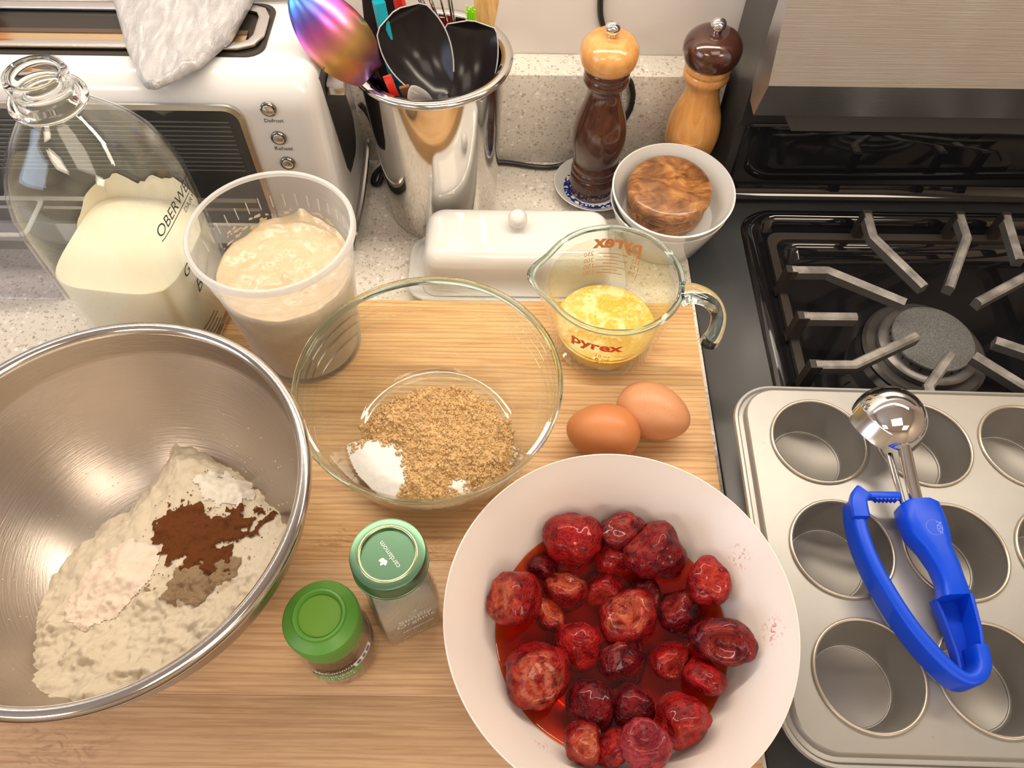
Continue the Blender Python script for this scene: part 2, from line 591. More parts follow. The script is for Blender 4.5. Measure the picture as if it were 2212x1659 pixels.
def link_me(name, me, mat, parent=None, ang=40, local=False):
    o = bpy.data.objects.new(name, me)
    COL.objects.link(o)
    if mat:
        me.materials.append(mat)
    if ang is not None and len(me.polygons):
        me.polygons.foreach_set('use_smooth', [True] * len(me.polygons))
        me.set_sharp_from_angle(angle=radians(ang))
    if parent is not None:
        o.parent = parent
        if not local:
            # geometry is given in room coordinates: undo the translations above it
            off = Vector((0, 0, 0))
            p = parent
            while p is not None:
                off += p.location
                p = p.parent
            o.location = -off
    return o


def thing(name, label, cat, loc=(0, 0, 0), rot=(0, 0, 0), group=None):
    o = bpy.data.objects.new(name, None)
    o.empty_display_size = 0.02
    COL.objects.link(o)
    o.location = loc
    o.rotation_euler = rot
    return tag(o, label, cat, group)


def tag(o, label, cat, group=None, kind=None):
    o['label'] = label
    o['category'] = cat
    if group:
        o['group'] = group
    if kind:
        o['kind'] = kind
    return o


def struct(o):
    o['kind'] = 'structure'
    return o


def recalc(verts, faces):
    bm = bmesh.new()
    vs = [bm.verts.new(v) for v in verts]
    for f in faces:
        try:
            bm.faces.new([vs[i] for i in f])
        except ValueError:
            pass
    bmesh.ops.recalc_face_normals(bm, faces=bm.faces)
    return bm


def lathe_vf(prof, segs=64, c=(0, 0), closed=False, warp=None):
    v, f, rings = [], [], []
    for (r, z) in prof:
        if r < 1e-7:
            v.append((c[0], c[1], z))
            rings.append([len(v) - 1])
        else:
            ring = []
            for i in range(segs):
                a = 2 * pi * i / segs
                p = (c[0] + r * cos(a), c[1] + r * sin(a), z)
                if warp:
                    p = warp(p, r, a, z)
                v.append(p)
                ring.append(len(v) - 1)
            rings.append(ring)
    pairs = list(zip(rings, rings[1:]))
    if closed:
        pairs.append((rings[-1], rings[0]))
    for a, b in pairs:
        for i in range(segs):
            j = (i + 1) % segs
            if len(a) == 1 and len(b) == 1:
                continue
            if len(a) == 1:
                f.append((a[0], b[j], b[i]))
            elif len(b) == 1:
                f.append((a[i], a[j], b[0]))
            else:
                f.append((a[i], a[j], b[j], b[i]))
    return v, f


def lathe(name, prof, mat, parent=None, segs=64, c=(0, 0), closed=False, ang=40, local=False, warp=None):
    v, f = lathe_vf(prof, segs, c, closed, warp)
    bm = recalc(v, f)
    me = bpy.data.meshes.new(name)
    bm.to_mesh(me)
    bm.free()
    return link_me(name, me, mat, parent, ang, local)


def arc(cx, cz, r, a0, a1, n=8):
    return [(cx + r * cos(radians(a0 + (a1 - a0) * i / n)), cz + r * sin(radians(a0 + (a1 - a0) * i / n))) for i in range(n + 1)]


def box(name, x0, x1, y0, y1, z0, z1, mat, parent=None, bevel=0.0, seg=2, local=False, ang=40):
    bm = bmesh.new()
    bmesh.ops.create_cube(bm, size=1.0)
    for v in bm.verts:
        v.co = Vector((x0 + (v.co.x + .5) * (x1 - x0), y0 + (v.co.y + .5) * (y1 - y0), z0 + (v.co.z + .5) * (z1 - z0)))
    if bevel:
        bmesh.ops.bevel(bm, geom=list(bm.edges), offset=bevel, segments=seg, profile=0.5, affect='EDGES')
    me = bpy.data.meshes.new(name)
    bm.to_mesh(me)
    bm.free()
    return link_me(name, me, mat, parent, ang, local)


def loft(name, rings, mat, parent=None, cap0=True, cap1=True, ang=40, local=False, close=False):
    n = len(rings[0])
    v = [p for r in rings for p in r]
    f = []
    m = len(rings)
    for k in range(m if close else m - 1):
        a, b = k * n, ((k + 1) % m) * n
        for i in range(n):
            j = (i + 1) % n
            f.append((a + i, a + j, b + j, b + i))
    if not close:
        if cap0:
            f.append(tuple(range(n))[::-1])
        if cap1:
            f.append(tuple(range((m - 1) * n, m * n)))
    bm = recalc(v, f)
    me = bpy.data.meshes.new(name)
    bm.to_mesh(me)
    bm.free()
    return link_me(name, me, mat, parent, ang, local)


def rrect(x0, x1, y0, y1, r, n=8):
    pts = []
    for cx, cy, a in ((x1 - r, y1 - r, 0), (x0 + r, y1 - r, 90), (x0 + r, y0 + r, 180), (x1 - r, y0 + r, 270)):
        for i in range(n + 1):
            t = radians(a + 90 * i / n)
            pts.append((cx + r * cos(t), cy + r * sin(t)))
    return pts


def ring3(pts2, z):
    return [(x, y, z) for x, y in pts2]


def smooth_path(pts, k=6):
    P = [Vector(p) for p in pts]
    if len(P) < 3:
        return P
    out = []
    for i in range(len(P) - 1):
        p0, p1, p2, p3 = P[max(i - 1, 0)], P[i], P[i + 1], P[min(i + 2, len(P) - 1)]
        for j in range(k):
            t = j / k
            out.append(0.5 * ((2 * p1) + (p2 - p0) * t + (2 * p0 - 5 * p1 + 4 * p2 - p3) * t * t + (-p0 + 3 * p1 - 3 * p2 + p3) * t ** 3))
    out.append(P[-1])
    return out


def sweep(name, pts, prof, mat, parent=None, up=(0, 0, 1), scale=None, ang=40, local=False):
    """prof: list of (side, up) offsets swept along pts"""
    rings = []
    n = len(pts)
    U = Vector(up)
    for i, p in enumerate(pts):
        p = Vector(p)
        d = (Vector(pts[min(i + 1, n - 1)]) - Vector(pts[max(i - 1, 0)])).normalized()
        s = d.cross(U)
        if s.length < 1e-5:
            s = d.cross(Vector((1, 0, 0)))
        s.normalize()
        u = s.cross(d).normalized()
        k = scale(i / (n - 1)) if scale else 1.0
        kx, ky = k if isinstance(k, tuple) else (k, k)
        rings.append([tuple(p + s * a * kx + u * b * ky) for a, b in prof])
    return loft(name, rings, mat, parent, True, True, ang, local)


def circ_prof(r, n=10, ry=None):
    ry = ry or r
    return [(r * cos(2 * pi * i / n), ry * sin(2 * pi * i / n)) for i in range(n)]


def tube(name, pts, r, mat, parent=None, n=10, k=6, local=False, scale=None):
    return sweep(name, smooth_path(pts, k), circ_prof(r, n), mat, parent, (0.01, 0.02, 1), scale, 60, local)


def height_field(name, fn, x0, x1, y0, y1, step, mat, parent=None, ang=None):
    nx, ny = int((x1 - x0) / step) + 1, int((y1 - y0) / step) + 1
    idx, v, f = {}, [], []
    for j in range(ny):
        for i in range(nx):
            x, y = x0 + i * step, y0 + j * step
            z = fn(x, y)
            if z is not None:
                idx[i, j] = len(v)
                v.append((x, y, z))
    for j in range(ny - 1):
        for i in range(nx - 1):
            q = [(i, j), (i + 1, j), (i + 1, j + 1), (i, j + 1)]
            if all(k in idx for k in q):
                f.append(tuple(idx[k] for k in q))
    o = link_mesh(name, v, f, mat, parent, 180)
    return o


def N(x, y, z=0.0, s=1.0):
    return noise.noise(Vector((x * s, y * s, z * s)))


def fbm(x, y, s, oct=4, z=0.0):
    a, t = 1.0, 0.0
    for _ in range(oct):
        t += a * noise.noise(Vector((x * s, y * s, z)))
        s *= 2.1
        a *= 0.5
    return t


def text_vf(body, size, width=None, shear=0.0, bold=0.0):
    """letter shapes as a flat mesh, centred on its middle, baseline at y=0"""
    cu = bpy.data.curves.new('lettering', 'FONT')
    cu.body = body
    cu.size = size
    cu.shear = shear
    cu.resolution_u = 3
    cu.offset = bold
    ob = bpy.data.objects.new('lettering', cu)
    COL.objects.link(ob)
    bpy.context.view_layer.update()
    me = ob.evaluated_get(bpy.context.evaluated_depsgraph_get()).to_mesh()
    v = [tuple(p.co) for p in me.vertices]
    f = [tuple(p.vertices) for p in me.polygons]
    ob.evaluated_get(bpy.context.evaluated_depsgraph_get()).to_mesh_clear()
    bpy.data.objects.remove(ob)
    bpy.data.curves.remove(cu)
    xs = [p[0] for p in v]
    cx = (min(xs) + max(xs)) / 2
    k = width / (max(xs) - min(xs)) if width else 1.0
    return [((p[0] - cx) * k, p[1] * (k if width else 1.0)) for p in v], f


def text_on(name, body, size, fn, mat, parent, width=None, shear=0.0, sub=True, bold=0.0):
    v, f = text_vf(body, size, width, shear, bold)
    bm = bmesh.new()
    vs = [bm.verts.new((x, y, 0)) for x, y in v]
    for q in f:
        try:
            bm.faces.new([vs[i] for i in q])
        except ValueError:
            pass
    if sub:
        bmesh.ops.subdivide_edges(bm, edges=bm.edges[:], cuts=1)
        bmesh.ops.triangulate(bm, faces=bm.faces[:])
    for p in bm.verts:
        p.co = Vector(fn(p.co.x, p.co.y))
    me = bpy.data.meshes.new(name)
    bm.to_mesh(me)
    bm.free()
    return link_me(name, me, mat, parent, None)


def on_cyl(c, rfun, a0, z0, tilt=0.0, eps=0.0004):
    def fn(x, y):
        xx, yy = x * cos(tilt) - y * sin(tilt), x * sin(tilt) + y * cos(tilt)
        z = z0 + yy
        r = rfun(z) + eps
        a = a0 + xx / r
        return (c[0] + r * cos(a), c[1] + r * sin(a), z)
    return fn


def on_plane(o, ex, ey):
    o, ex, ey = Vector(o), Vector(ex), Vector(ey)
    return lambda x, y: o + ex * x + ey * y


def interp(tab):
    def fn(z):
        if z <= tab[0][0]:
            return tab[0][1]
        for (z0, r0), (z1, r1) in zip(tab, tab[1:]):
            if z <= z1:
                return r0 + (r1 - r0) * (z - z0) / (z1 - z0)
        return tab[-1][1]
    return fn


def plate_with_holes(outline, holes, z):
    """flat sheet with round holes; returns verts, tris"""
    pts, edges = [], []

    def ring(r):
        b = len(pts)
        pts.extend(Vector(p) for p in r)
        for i in range(len(r)):
            edges.append((b + i, b + (i + 1) % len(r)))
    ring(outline)
    for (cx, cy, rr) in holes:
        ring([(cx + rr * cos(2 * pi * i / 48), cy + rr * sin(2 * pi * i / 48)) for i in range(48)])
    vv, ee, ff, *_ = geometry.delaunay_2d_cdt(pts, edges, [], 1, 1e-7)
    out = []
    for q in ff:
        c = sum((Vector(vv[i]) for i in q), Vector((0, 0))) / len(q)
        if all((c - Vector((h[0], h[1]))).length > h[2] * 0.998 for h in holes):
            out.append(tuple(q))
    return [(p[0], p[1], z) for p in vv], out


# ------------------------------------------------------------------ room
WY = 0.682
struct(box('wall_back', -2.3, 2.1, WY, WY + 0.1, -0.9, 1.6, WALL))
struct(box('wall_left_lower', -2.3, -2.2, -2.4, WY, -0.9, 0.2, ROOM)).name = 'wall_left'
struct(box('wall_left', -2.3, -2.2, -2.4, WY, 1.3, 1.6, ROOM))
struct(box('wall_left', -2.3, -2.2, -0.2, WY, 0.2, 1.3, ROOM))
struct(box('wall_left', -2.3, -2.2, -2.4, -1.3, 0.2, 1.3, ROOM))
struct(box('wall_right', 2.1, 2.2, -2.4, WY, -0.9, 1.6, ROOM))
struct(box('wall_front', -2.3, 2.1, -2.5, -2.4, -0.9, 1.6, ROOM))
struct(box('floor', -2.3, 2.1, -2.4, WY, -1.0, -0.9, FLOORM))
struct(box('ceiling', -2.3, 2.1, -2.4, WY, 1.6, 1.7, CEIL))
win = bpy.data.objects.new('window_1', None)
COL.objects.link(win)
struct(win)
for a in ((-2.26, -2.22, -1.3, -0.2, 0.2, 0.24), (-2.26, -2.22, -1.3, -0.2, 1.26, 1.3), (-2.26, -2.22, -1.3, -1.26, 0.24, 1.26),
          (-2.26, -2.22, -0.24, -0.2, 0.24, 1.26), (-2.255, -2.225, -1.26, -0.24, 0.73, 0.77)):
    box('window_frame', *a, APPLIANCE, win, 0.004)

# counter, backsplash
t = thing('countertop', 'white speckled quartz worktop under all the ingredients', 'countertop', (-0.5, 0.35, 0))
loft('slab', [ring3(p, z) for p, z in (
    ([(-1.4, 0.0), (0.1715, 0.0), (0.1715, 0.6035), (0.2095, 0.6035), (0.2095, 0.681), (-1.4, 0.681)], -0.03),
    ([(-1.4, 0.0), (0.1715, 0.0), (0.1715, 0.6035), (0.2095, 0.6035), (0.2095, 0.681), (-1.4, 0.681)], 0.0))], QUARTZ, t)
box('cabinet_front', -1.4, 0.165, 0.02, 0.66, -0.88, -0.031, APPLIANCE, t, 0.003)
t = box('backsplash', -1.4, 0.2055, 0.6475, 0.6815, 0.0003, 0.1055, QUARTZ, None, 0.0012)
tag(t, 'low speckled quartz upstand along the wall behind the canister', 'backsplash')

# cutting board: four glued maple planks
t = thing('cutting_board', 'large maple cutting board carrying bowls, eggs and jars', 'cutting board', (-0.09, 0.25, 0))
ys = [0.0605, 0.1030, 0.1945, 0.318, 0.4325]
for i in range(4):
    box('plank', -0.345, 0.160, ys[i], ys[i + 1], 0.0004, 0.030, MAPLE[i], t, 0.0005, 2)

# ------------------------------------------------------------------ stove
t = thing('stove', 'black gas stove with stainless control console at the right', 'stove', (0.55, 0.3, 0))
# flat side strip and front strip, then stepped well
O = rrect(0.1725, 0.92, -0.02, 0.6, 0.006)
I0 = rrect(0.2275, 0.865, 0.02, 0.574, 0.030)
I1 = rrect(0.2365, 0.856, 0.028, 0.567, 0.026)
I2 = rrect(0.2425, 0.85, 0.034, 0.562, 0.024)
I3 = rrect(0.2625, 0.830, 0.054, 0.540, 0.022)
I4 = rrect(0.2720, 0.822, 0.063, 0.532, 0.020)
loft('side_trim', [ring3(O, -0.03), ring3(O, -0.0010), ring3(rrect(0.1735, 0.919, -0.019, 0.599, 0.006), -0.0003), ring3(I0, 0.0036)],
     STOVE_TRIM, t, True, False, 30)
loft('cooktop', [ring3(I0, 0.0042), ring3(rrect(0.2295, 0.863, 0.022, 0.572, 0.029), 0.0075), ring3(I1, 0.0082), ring3(I2, 0.004), ring3(rrect(0.245, 0.848, 0.036, 0.56, 0.023), -0.004),
     ring3(rrect(0.251, 0.842, 0.042, 0.553, 0.023), -0.006), ring3(I3, -0.006), ring3(rrect(0.2655, 0.827, 0.057, 0.537, 0.021), -0.009), ring3(I4, -0.020)], ENAMEL, t, False, True, 60)
# back: cove and glossy guard
gp = [(0.594, 0.004), (0.596, 0.010), (0.5975, 0.02), (0.5975, 0.088), (0.596, 0.095), (0.592, 0.1), (0.592, 0.145), (0.583, 0.16), (0.581, 0.18), (0.581, 0.40), (0.675, 0.40), (0.675, 0.004)]
loft('backguard', [[(x, y, z) for y, z in gp] for x in (0.2105, 0.92)], PANEL, t)
cp = [(0.5955, 0.0045), (0.588, 0.0055), (0.587, 0.0085), (0.590, 0.011), (0.5945, 0.018), (0.5955, 0.024)]
loft('cove', [[(x, y, z) for y, z in cp] for x in (0.222, 0.918)], ENAMEL, t)
pp = rrect(0.2185, 0.92, 0.020, 0.0935, 0.006, 4)
loft('gloss_panel', [[(x, 0.5974, z) for x, z in pp], [(x, 0.5955, z) for x, z in pp], [(0.219 + (x - 0.2185), 0.5948, z) for x, z in rrect(0.2195, 0.918, 0.021, 0.0925, 0.006, 4)]], ENAMEL, t)
kp = [(0.5545, 0.1345), (0.5425, 0.1720), (0.5615, 0.2330), (0.5800, 0.30), (0.5805, 0.30), (0.5805, 0.15), (0.5735, 0.1350)]
loft('console', [[(x, y, z) for y, z in kp] for x in (0.2060, 0.2064, 0.92)], CONSOLE_STEEL, t, True, True, 20)
vp = [(0.231, 0.1345), (0.92, 0.1345), (0.92, 0.108), (0.249, 0.108)]
loft('visor', [[(x, 0.5745, z) for x, z in vp], [(x, 0.5680, z) for x, z in vp]], simple('visor_grey', (0.06, 0.06, 0.055), 0.4), t)

# grate
g = thing('grate', 'black cast iron grate over the left rear burner', 'grate', (0.384, 0.42, -0.02))
GT, GB = 0.0300, 0.0195


def finger(pts, leg=True):
    path = [Vector((x, y, (GT + GB) / 2)) for x, y in pts]
    # round the bend a little
    if len(path) == 3:
        a, b, c = path
        path = [a, b.lerp(a, 0.18), b, b.lerp(c, 0.12), c]
    h = (GT - GB) / 2
    w = 0.0043
    prof = [(-w, -h), (w, -h), (w, h - 0.002), (w - 0.0018, h), (-w + 0.0018, h), (-w, h - 0.002)]
    o = sweep('finger', path, prof, IRON, g, ang=30)
    o.data.materials.append(IRON_SIDE)          # tops keep the lighter iron, flanks and undersides take the darker
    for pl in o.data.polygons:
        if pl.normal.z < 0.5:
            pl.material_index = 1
    if leg:
        d = (path[0] - path[1]).normalized()
        p0 = path[0]
        lp = [p0 + Vector((0, 0, 0.0045)), p0 + d * 0.001 + Vector((0, 0, -0.012)), p0 + d * 0.0015 + Vector((0, 0, -0.0295))]
        sweep('leg', lp, [(-w, -0.005), (w, -0.005), (w, 0.005), (-w, 0.005)], IRON_DARK, g, up=tuple(d), ang=30)


finger([(0.344, 0.5465), (0.3427, 0.5176), (0.3739, 0.4569)])
finger([(0.4336, 0.5465), (0.4316, 0.5185), (0.3956, 0.4554)])
finger([(0.5185, 0.4752), (0.478, 0.4752), (0.4161, 0.4396)])
finger([(0.2570, 0.4750), (0.29, 0.4752), (0.3514, 0.4385)])
finger([(0.2570, 0.4214), (0.3037, 0.4215)])
finger([(0.2570, 0.3698), (0.2897, 0.3702), (0.351, 0.4014)])
finger([(0.3430, 0.2900), (0.3465, 0.3490), (0.3753, 0.3821)])
finger([(0.4330, 0.2900), (0.4290, 0.3480), (0.3947, 0.3816)])
finger([(0.5185, 0.3698), (0.478, 0.3698), (0.4178, 0.3976)])
finger([(0.5185, 0.4214), (0.464, 0.4215)])
finger([(0.4786, 0.5465), (0.4718, 0.4900)])
fr = [rrect(0.2535 + e, 0.520 - e, 0.287 + e, 0.5490 - e, 0.012, 4) for e in (0.0, 0.008)]
loft('frame', [ring3(fr[0], -0.0056), ring3(fr[1], -0.0056), ring3(fr[1], -0.0010), ring3(fr[0], 0.0)], IRON_DARK, g, ang=30, close=True)

# second grate arms reach to the right beyond the frame: same casting continues
b = thing('burner', 'round grey burner with speckled cap under the grate', 'burner', (0.384, 0.42, -0.02))
lathe('burner_bowl', [(0.0, -0.0195), (0.056, -0.0195), (0.053, -0.0165), (0.047, -0.0165), (0.0, -0.0165)], simple('burner_ring', (0.10, 0.095, 0.09), 0.3, 0.6), b, 64, (0.384, 0.42))
lathe('base', [(0.0, -0.016), (0.0445, -0.016), (0.0445, -0.0105), (0.0425, -0.009), (0.0355, -0.009), (0.0345, -0.0035), (0.0, -0.0035)], simple('burner_alloy', (0.19, 0.18, 0.175), 0.42, 0.7), b, 64, (0.384, 0.42))
lathe('cap', [(0.0, -0.0032), (0.0360, -0.0032), (0.0366, -0.0015), (0.0360, 0.0), (0.030, 0.0008), (0.0, 0.001)], CAP, b, 64, (0.384, 0.42))
for i in range(24):
    a = 2 * pi * i / 24
    box('port', 0.384 + 0.0352 * cos(a) - 0.0008, 0.384 + 0.0352 * cos(a) + 0.0008, 0.42 + 0.0352 * sin(a) - 0.0008, 0.42 + 0.0352 * sin(a) + 0.0008, -0.0075, -0.0052, BLACK, b)

# ------------------------------------------------------------------ muffin pan
PZ = 0.065
pan = thing('muffin_pan', 'grey metal muffin pan with twelve deep cups on the stove', 'muffin pan', (0.3400, 0.1910, 0), (0, 0, radians(-1.1)))
cups = [(-0.1145 + 0.0763 * i, 0.0825 - 0.0822 * j, 0.0345) for i in range(4) for j in range(3)]
ox0, ox1, oy0, oy1 = -0.1635, 0.163, -0.126, 0.126
v, f = plate_with_holes(rrect(ox0, ox1, oy0, oy1, 0.024, 10), cups, PZ)
link_mesh('top_sheet', v, f, PAN, pan, 40, True)


def orr(e, z):
    return ring3(rrect(ox0 - e, ox1 + e, oy0 - e, oy1 + e, 0.024 + e, 10), z)


loft('rolled_edge', [orr(0, PZ), orr(0.0014, PZ - 0.0012), orr(0.0018, PZ - 0.007), orr(0.0045, PZ - 0.0078), orr(0.0060, PZ - 0.0058), orr(0.0078, PZ - 0.0062),
     orr(0.0086, PZ - 0.0085), orr(0.0070, PZ - 0.0105), orr(0.0030, PZ - 0.0105), orr(0.0006, PZ - 0.0075), orr(0.0004, PZ - 0.0014)], PAN, pan, False, False, 50, True)
first = None
for i, (cx, cy, rr) in enumerate(cups):
    if first is None:
        prof = [(0.0345, PZ), (0.0350, PZ + 0.0009), (0.0344, PZ + 0.0016), (0.0337, PZ + 0.0010), (0.0334, PZ - 0.002), (0.0272, 0.0345), (0.0262, 0.0330), (0.0254, 0.0326), (0.0248, 0.0322), (0.0, 0.0322),
                (0.0, 0.0316), (0.0266, 0.0316), (0.0279, 0.0345), (0.0341, PZ - 0.002)]
        first = lathe('cup', prof, CUPM, pan, 56, (0, 0), True, 40, True)
        first.location = (cx, cy, 0)
        bead = lathe('bead', [(0.0340 + 0.0013 * cos(a), PZ + 0.0009 + 0.0013 * sin(a)) for a in [2 * pi * k / 8 for k in range(8)]], PAN_BEAD, first, 56, (0, 0), True, 60, True)
        fring = lathe('floor_highlight', [(0.0260 + 0.0009 * cos(a), 0.0332 + 0.0008 * sin(a)) for a in [2 * pi * k / 8 for k in range(8)]], PAN, first, 56, (0, 0), True, 60, True)  # lighter bead paints the highlight ring around the cup floor
    else:
        o = first.copy()
        COL.objects.link(o)
        o.location = (cx, cy, 0)
        for ch in (bead, fring):
            o2 = ch.copy()
            COL.objects.link(o2)
            o2.parent = o

# ------------------------------------------------------------------ disher scoop lying on the pan
s = thing('cookie_scoop', 'blue-handled steel squeeze scoop lying on the muffin pan', 'scoop', (0.268, 0.25, PZ))
BC = Vector((0.2690, 0.2790, 0.0885))
axis = Vector((0.34, 0.30, 0.90)).normalized()
rot = axis.to_track_quat('Z', 'Y').to_matrix()
dome = [(0.0, 0.0255)] + [(0.0255 * sin(radians(a)), 0.0255 * cos(radians(a))) for a in range(8, 91, 6)] + [(0.0257, -0.004), (0.0250, -0.0042), (0.0247, 0.0)]
dome += [(0.0247 * sin(radians(a)), 0.0247 * cos(radians(a))) for a in range(80, 7, -8)] + [(0.0, 0.0247)]
v, f = lathe_vf(dome, 56)
v = [tuple(rot @ Vector(p) + BC) for p in v]
bm = recalc(v, f)
me = bpy.data.meshes.new('scoop_bowl')
bm.to_mesh(me)
bm.free()
link_me('scoop_bowl', me, CHROME, s)
# sweeping blade tab on the left
tabv = []
for k in range(9):
    _l = rot.transposed() @ Vector((-0.80, -0.50, -0.3))
    a = atan2(_l.y, _l.x) + radians(-34 + 68 * k / 8)
    ring = []
    for rr, zz in ((0.0262, 0.005), (0.0265, -0.003), (0.0276, -0.0075), (0.0270, -0.0080), (0.0260, -0.005), (0.0257, 0.0045)):
        ring.append(tuple(rot @ Vector((rr * cos(a), rr * sin(a), zz)) + BC))
    tabv.append(ring)
loft('blade_tab', tabv, SATIN, s)
tube('rod', [(0.2722, 0.2560, 0.0935), (0.2726, 0.2350, 0.0895), (0.2735, 0.2140, 0.0855)], 0.0044, CHROME, s, 14)
tube('thin_rod', [(0.2650, 0.2550, 0.0850), (0.2654, 0.2370, 0.0835), (0.2662, 0.2150, 0.0820)], 0.0024, CHROME, s, 10)


def hring(cx, cy, w, z0, z1, ang, r=0.004):
    """rounded cross-section of the grip: across the handle and up"""
    out = []
    for a, b in rrect(-w / 2, w / 2, z0, z1, min(r, w * .45, (z1 - z0) * .45), 4):
        out.append((cx + a * cos(ang), cy + a * sin(ang), b))
    return out


grip = [(0.2742, 0.2185, 0.0200), (0.2748, 0.2160, 0.0268), (0.2752, 0.2050, 0.0285), (0.2760, 0.1950, 0.0262)]
rings = [hring(x, y, w, 0.0705, 0.0925, 0.06, 0.007) for x, y, w in grip]
rings += [hring(0.2776, 0.1855, 0.0190, 0.072, 0.0925, 0.07, 0.006), hring(0.2800, 0.1740, 0.0165, 0.074, 0.0920, 0.08, 0.005),
          hring(0.2812, 0.1640, 0.0160, 0.074, 0.0910, 0.08, 0.005), hring(0.2808, 0.1560, 0.0185, 0.073, 0.0905, 0.07, 0.005), hring(0.2802, 0.1545, 0.0190, 0.073, 0.0900, 0.07, 0.004)]
loft('grip', rings, BLUE, s)
# open channel below the grip: floor plus two walls
ch = [(0.2803, 0.1552, 0.0190), (0.2808, 0.1450, 0.0170), (0.2810, 0.1330, 0.0150), (0.2800, 0.1200, 0.0120), (0.2770, 0.1085, 0.0085)]


def chan(sign):
    R = []
    for x, y, w in ch:
        e = sign * w / 2
        R.append([(x + e - sign * 0.0022, y, 0.0705), (x + e, y, 0.0705), (x + e, y, 0.0895), (x + e - sign * 0.0012, y, 0.0905), (x + e - sign * 0.0022, y, 0.0895)])
    return R


loft('channel_wall', chan(1), BLUE, s, ang=25)
loft('channel_wall', [[(p[0], p[1], p[2] if p[2] < 0.08 else p[2] - 0.011) for p in r] for r in chan(-1)], BLUE, s, ang=25)
loft('channel_floor', [[(x - w / 2 + 0.001, y, 0.0690), (x + w / 2 - 0.001, y, 0.0690), (x + w / 2 - 0.001, y, 0.0725), (x - w / 2 + 0.001, y, 0.0715)] for x, y, w in ch], BLUE, s, ang=25)
arm = [(0.2855, 0.1240, 0.080), (0.2838, 0.1130, 0.080), (0.2775, 0.1058, 0.080), (0.2690, 0.1052, 0.080), (0.2595, 0.1150, 0.080), (0.2490, 0.1320, 0.080), (0.2410, 0.1510, 0.080),
       (0.2345, 0.1720, 0.080), (0.2315, 0.1910, 0.080), (0.2316, 0.2080, 0.080), (0.2335, 0.2190, 0.080)]
sweep('squeeze_arm', smooth_path(arm, 6), [(p[0], p[1]) for p in rrect(-0.0042, 0.0042, -0.0105, 0.0105, 0.003, 4)], BLUE, s, ang=40)
hk = [(0.2318, 0.2050, 0.0895), (0.2325, 0.2170, 0.0900), (0.2375, 0.2235, 0.0895)]
sweep('hook', smooth_path(hk, 4), rrect(-0.0055, 0.0055, -0.0040, 0.0035, 0.002, 3), BLUE, s)
box('ratchet_bar', 0.2372, 0.2640, 0.2205, 0.2252, 0.0815, 0.0880, BLUE, s, 0.0009)
for k in range(6):
    x = 0.2460 + 0.0026 * k
    loft('ratchet_tooth', [[(x, 0.2206, z), (x + 0.0026, 0.2206, z), (x + 0.0016, 0.2188, z)] for z in (0.0820, 0.0872)], BLUE, s, ang=20)
ring = [[(0.2766 + (0.0052 + 0.0003 * cos(q)) * cos(p), 0.1975 + (0.0052 + 0.0003 * cos(q)) * sin(p), 0.0925 + 0.0003 * sin(q)) for q in [k * pi / 2 for k in range(4)]] for p in [2 * pi * k / 32 for k in range(32)]]
loft('seal_ring', ring, EMBOSS, s, close=True)
text_on('seal_letters', 'NSF', 0.005, on_plane((0.2780, 0.1976, 0.09265), (-0.15, -0.98, 0), (0.98, -0.15, 0)), EMBOSS, s, 0.0082)

# ------------------------------------------------------------------ toaster
t = thing('toaster', 'white long-slot toaster with a glass front behind the milk', 'toaster', (-0.35, 0.57, 0))
prof = [(0.5070, 0.020), (0.5040, 0.030), (0.5015, 0.070), (0.5010, 0.150)] + [(0.5010 + 0.026 - 0.026 * cos(radians(a)), 0.172 + 0.028 * sin(radians(a))) for a in range(0, 91, 15)]
prof += [(0.600, 0.200), (0.612, 0.196), (0.620, 0.182), (0.638, 0.070), (0.641, 0.020)]


def tring(x, e):
    cy, cz = 0.565, 0.105
    out = []
    for y, z in prof:
        out.append((x, y + (cy - y) / abs(cy - y + 1e-9) * min(e, abs(cy - y)), z + ((cz - z) / abs(cz - z)) * e if z > 0.05 else z))
    return out


loft('shell', [tring(-0.62, 0.0), tring(-0.166, 0.0), tring(-0.159, 0.0012), tring(-0.1540, 0.004), tring(-0.1515, 0.008), tring(-0.1505, 0.012)], APPLIANCE, t, ang=50)
box('base', -0.61, -0.152, 0.512, 0.634, 0.0004, 0.0198, BLACK, t, 0.004)
# slot: shallow dark tray, cavity shade put into its colour, steel guides on top
sl = rrect(-0.62, -0.1915, 0.530, 0.601, 0.014, 6)
sl2 = rrect(-0.62, -0.1955, 0.5335, 0.5975, 0.012, 6)
loft('slot_shade_tray', [ring3(sl, 0.2003), ring3(sl, 0.2010), ring3(sl2, 0.2012), ring3(sl2, 0.2004)], simple('slot_dark', (0.035, 0.028, 0.022), 0.3, 0.5), t)


def ushape(x_end, y0, y1, w):
    out = [(-0.62, y0, 0.2024), ]
    r = (y1 - y0) / 2
    out += [(x_end - 0.013, y0, 0.2024), (x_end - 0.004, y0 + 0.004, 0.2024), (x_end, y0 + 0.013, 0.2024), (x_end, y1 - 0.013, 0.2024), (x_end - 0.004, y1 - 0.004, 0.2024), (x_end - 0.013, y1, 0.2024), (-0.62, y1, 0.2024)]
    return out


sweep('slot_guide', ushape(-0.1985, 0.5405, 0.5915, 0), rrect(-0.0045, 0.0045, -0.0010, 0.0016, 0.001, 2), SATIN, t)
box('slot_strip', -0.62, -0.208, 0.5445, 0.5560, 0.2013, 0.2020, m_steel('warm_reflection_steel', (0.75, 0.55, 0.33), 0.25), t)  # gold tone puts a warm lit reflection into the strip's colour
box('slot_strip', -0.62, -0.208, 0.5560, 0.5610, 0.2013, 0.2026, simple('slot_brown', (0.10, 0.07, 0.05), 0.4, 0.5), t)  # narrow dark brown strip beside the gold one
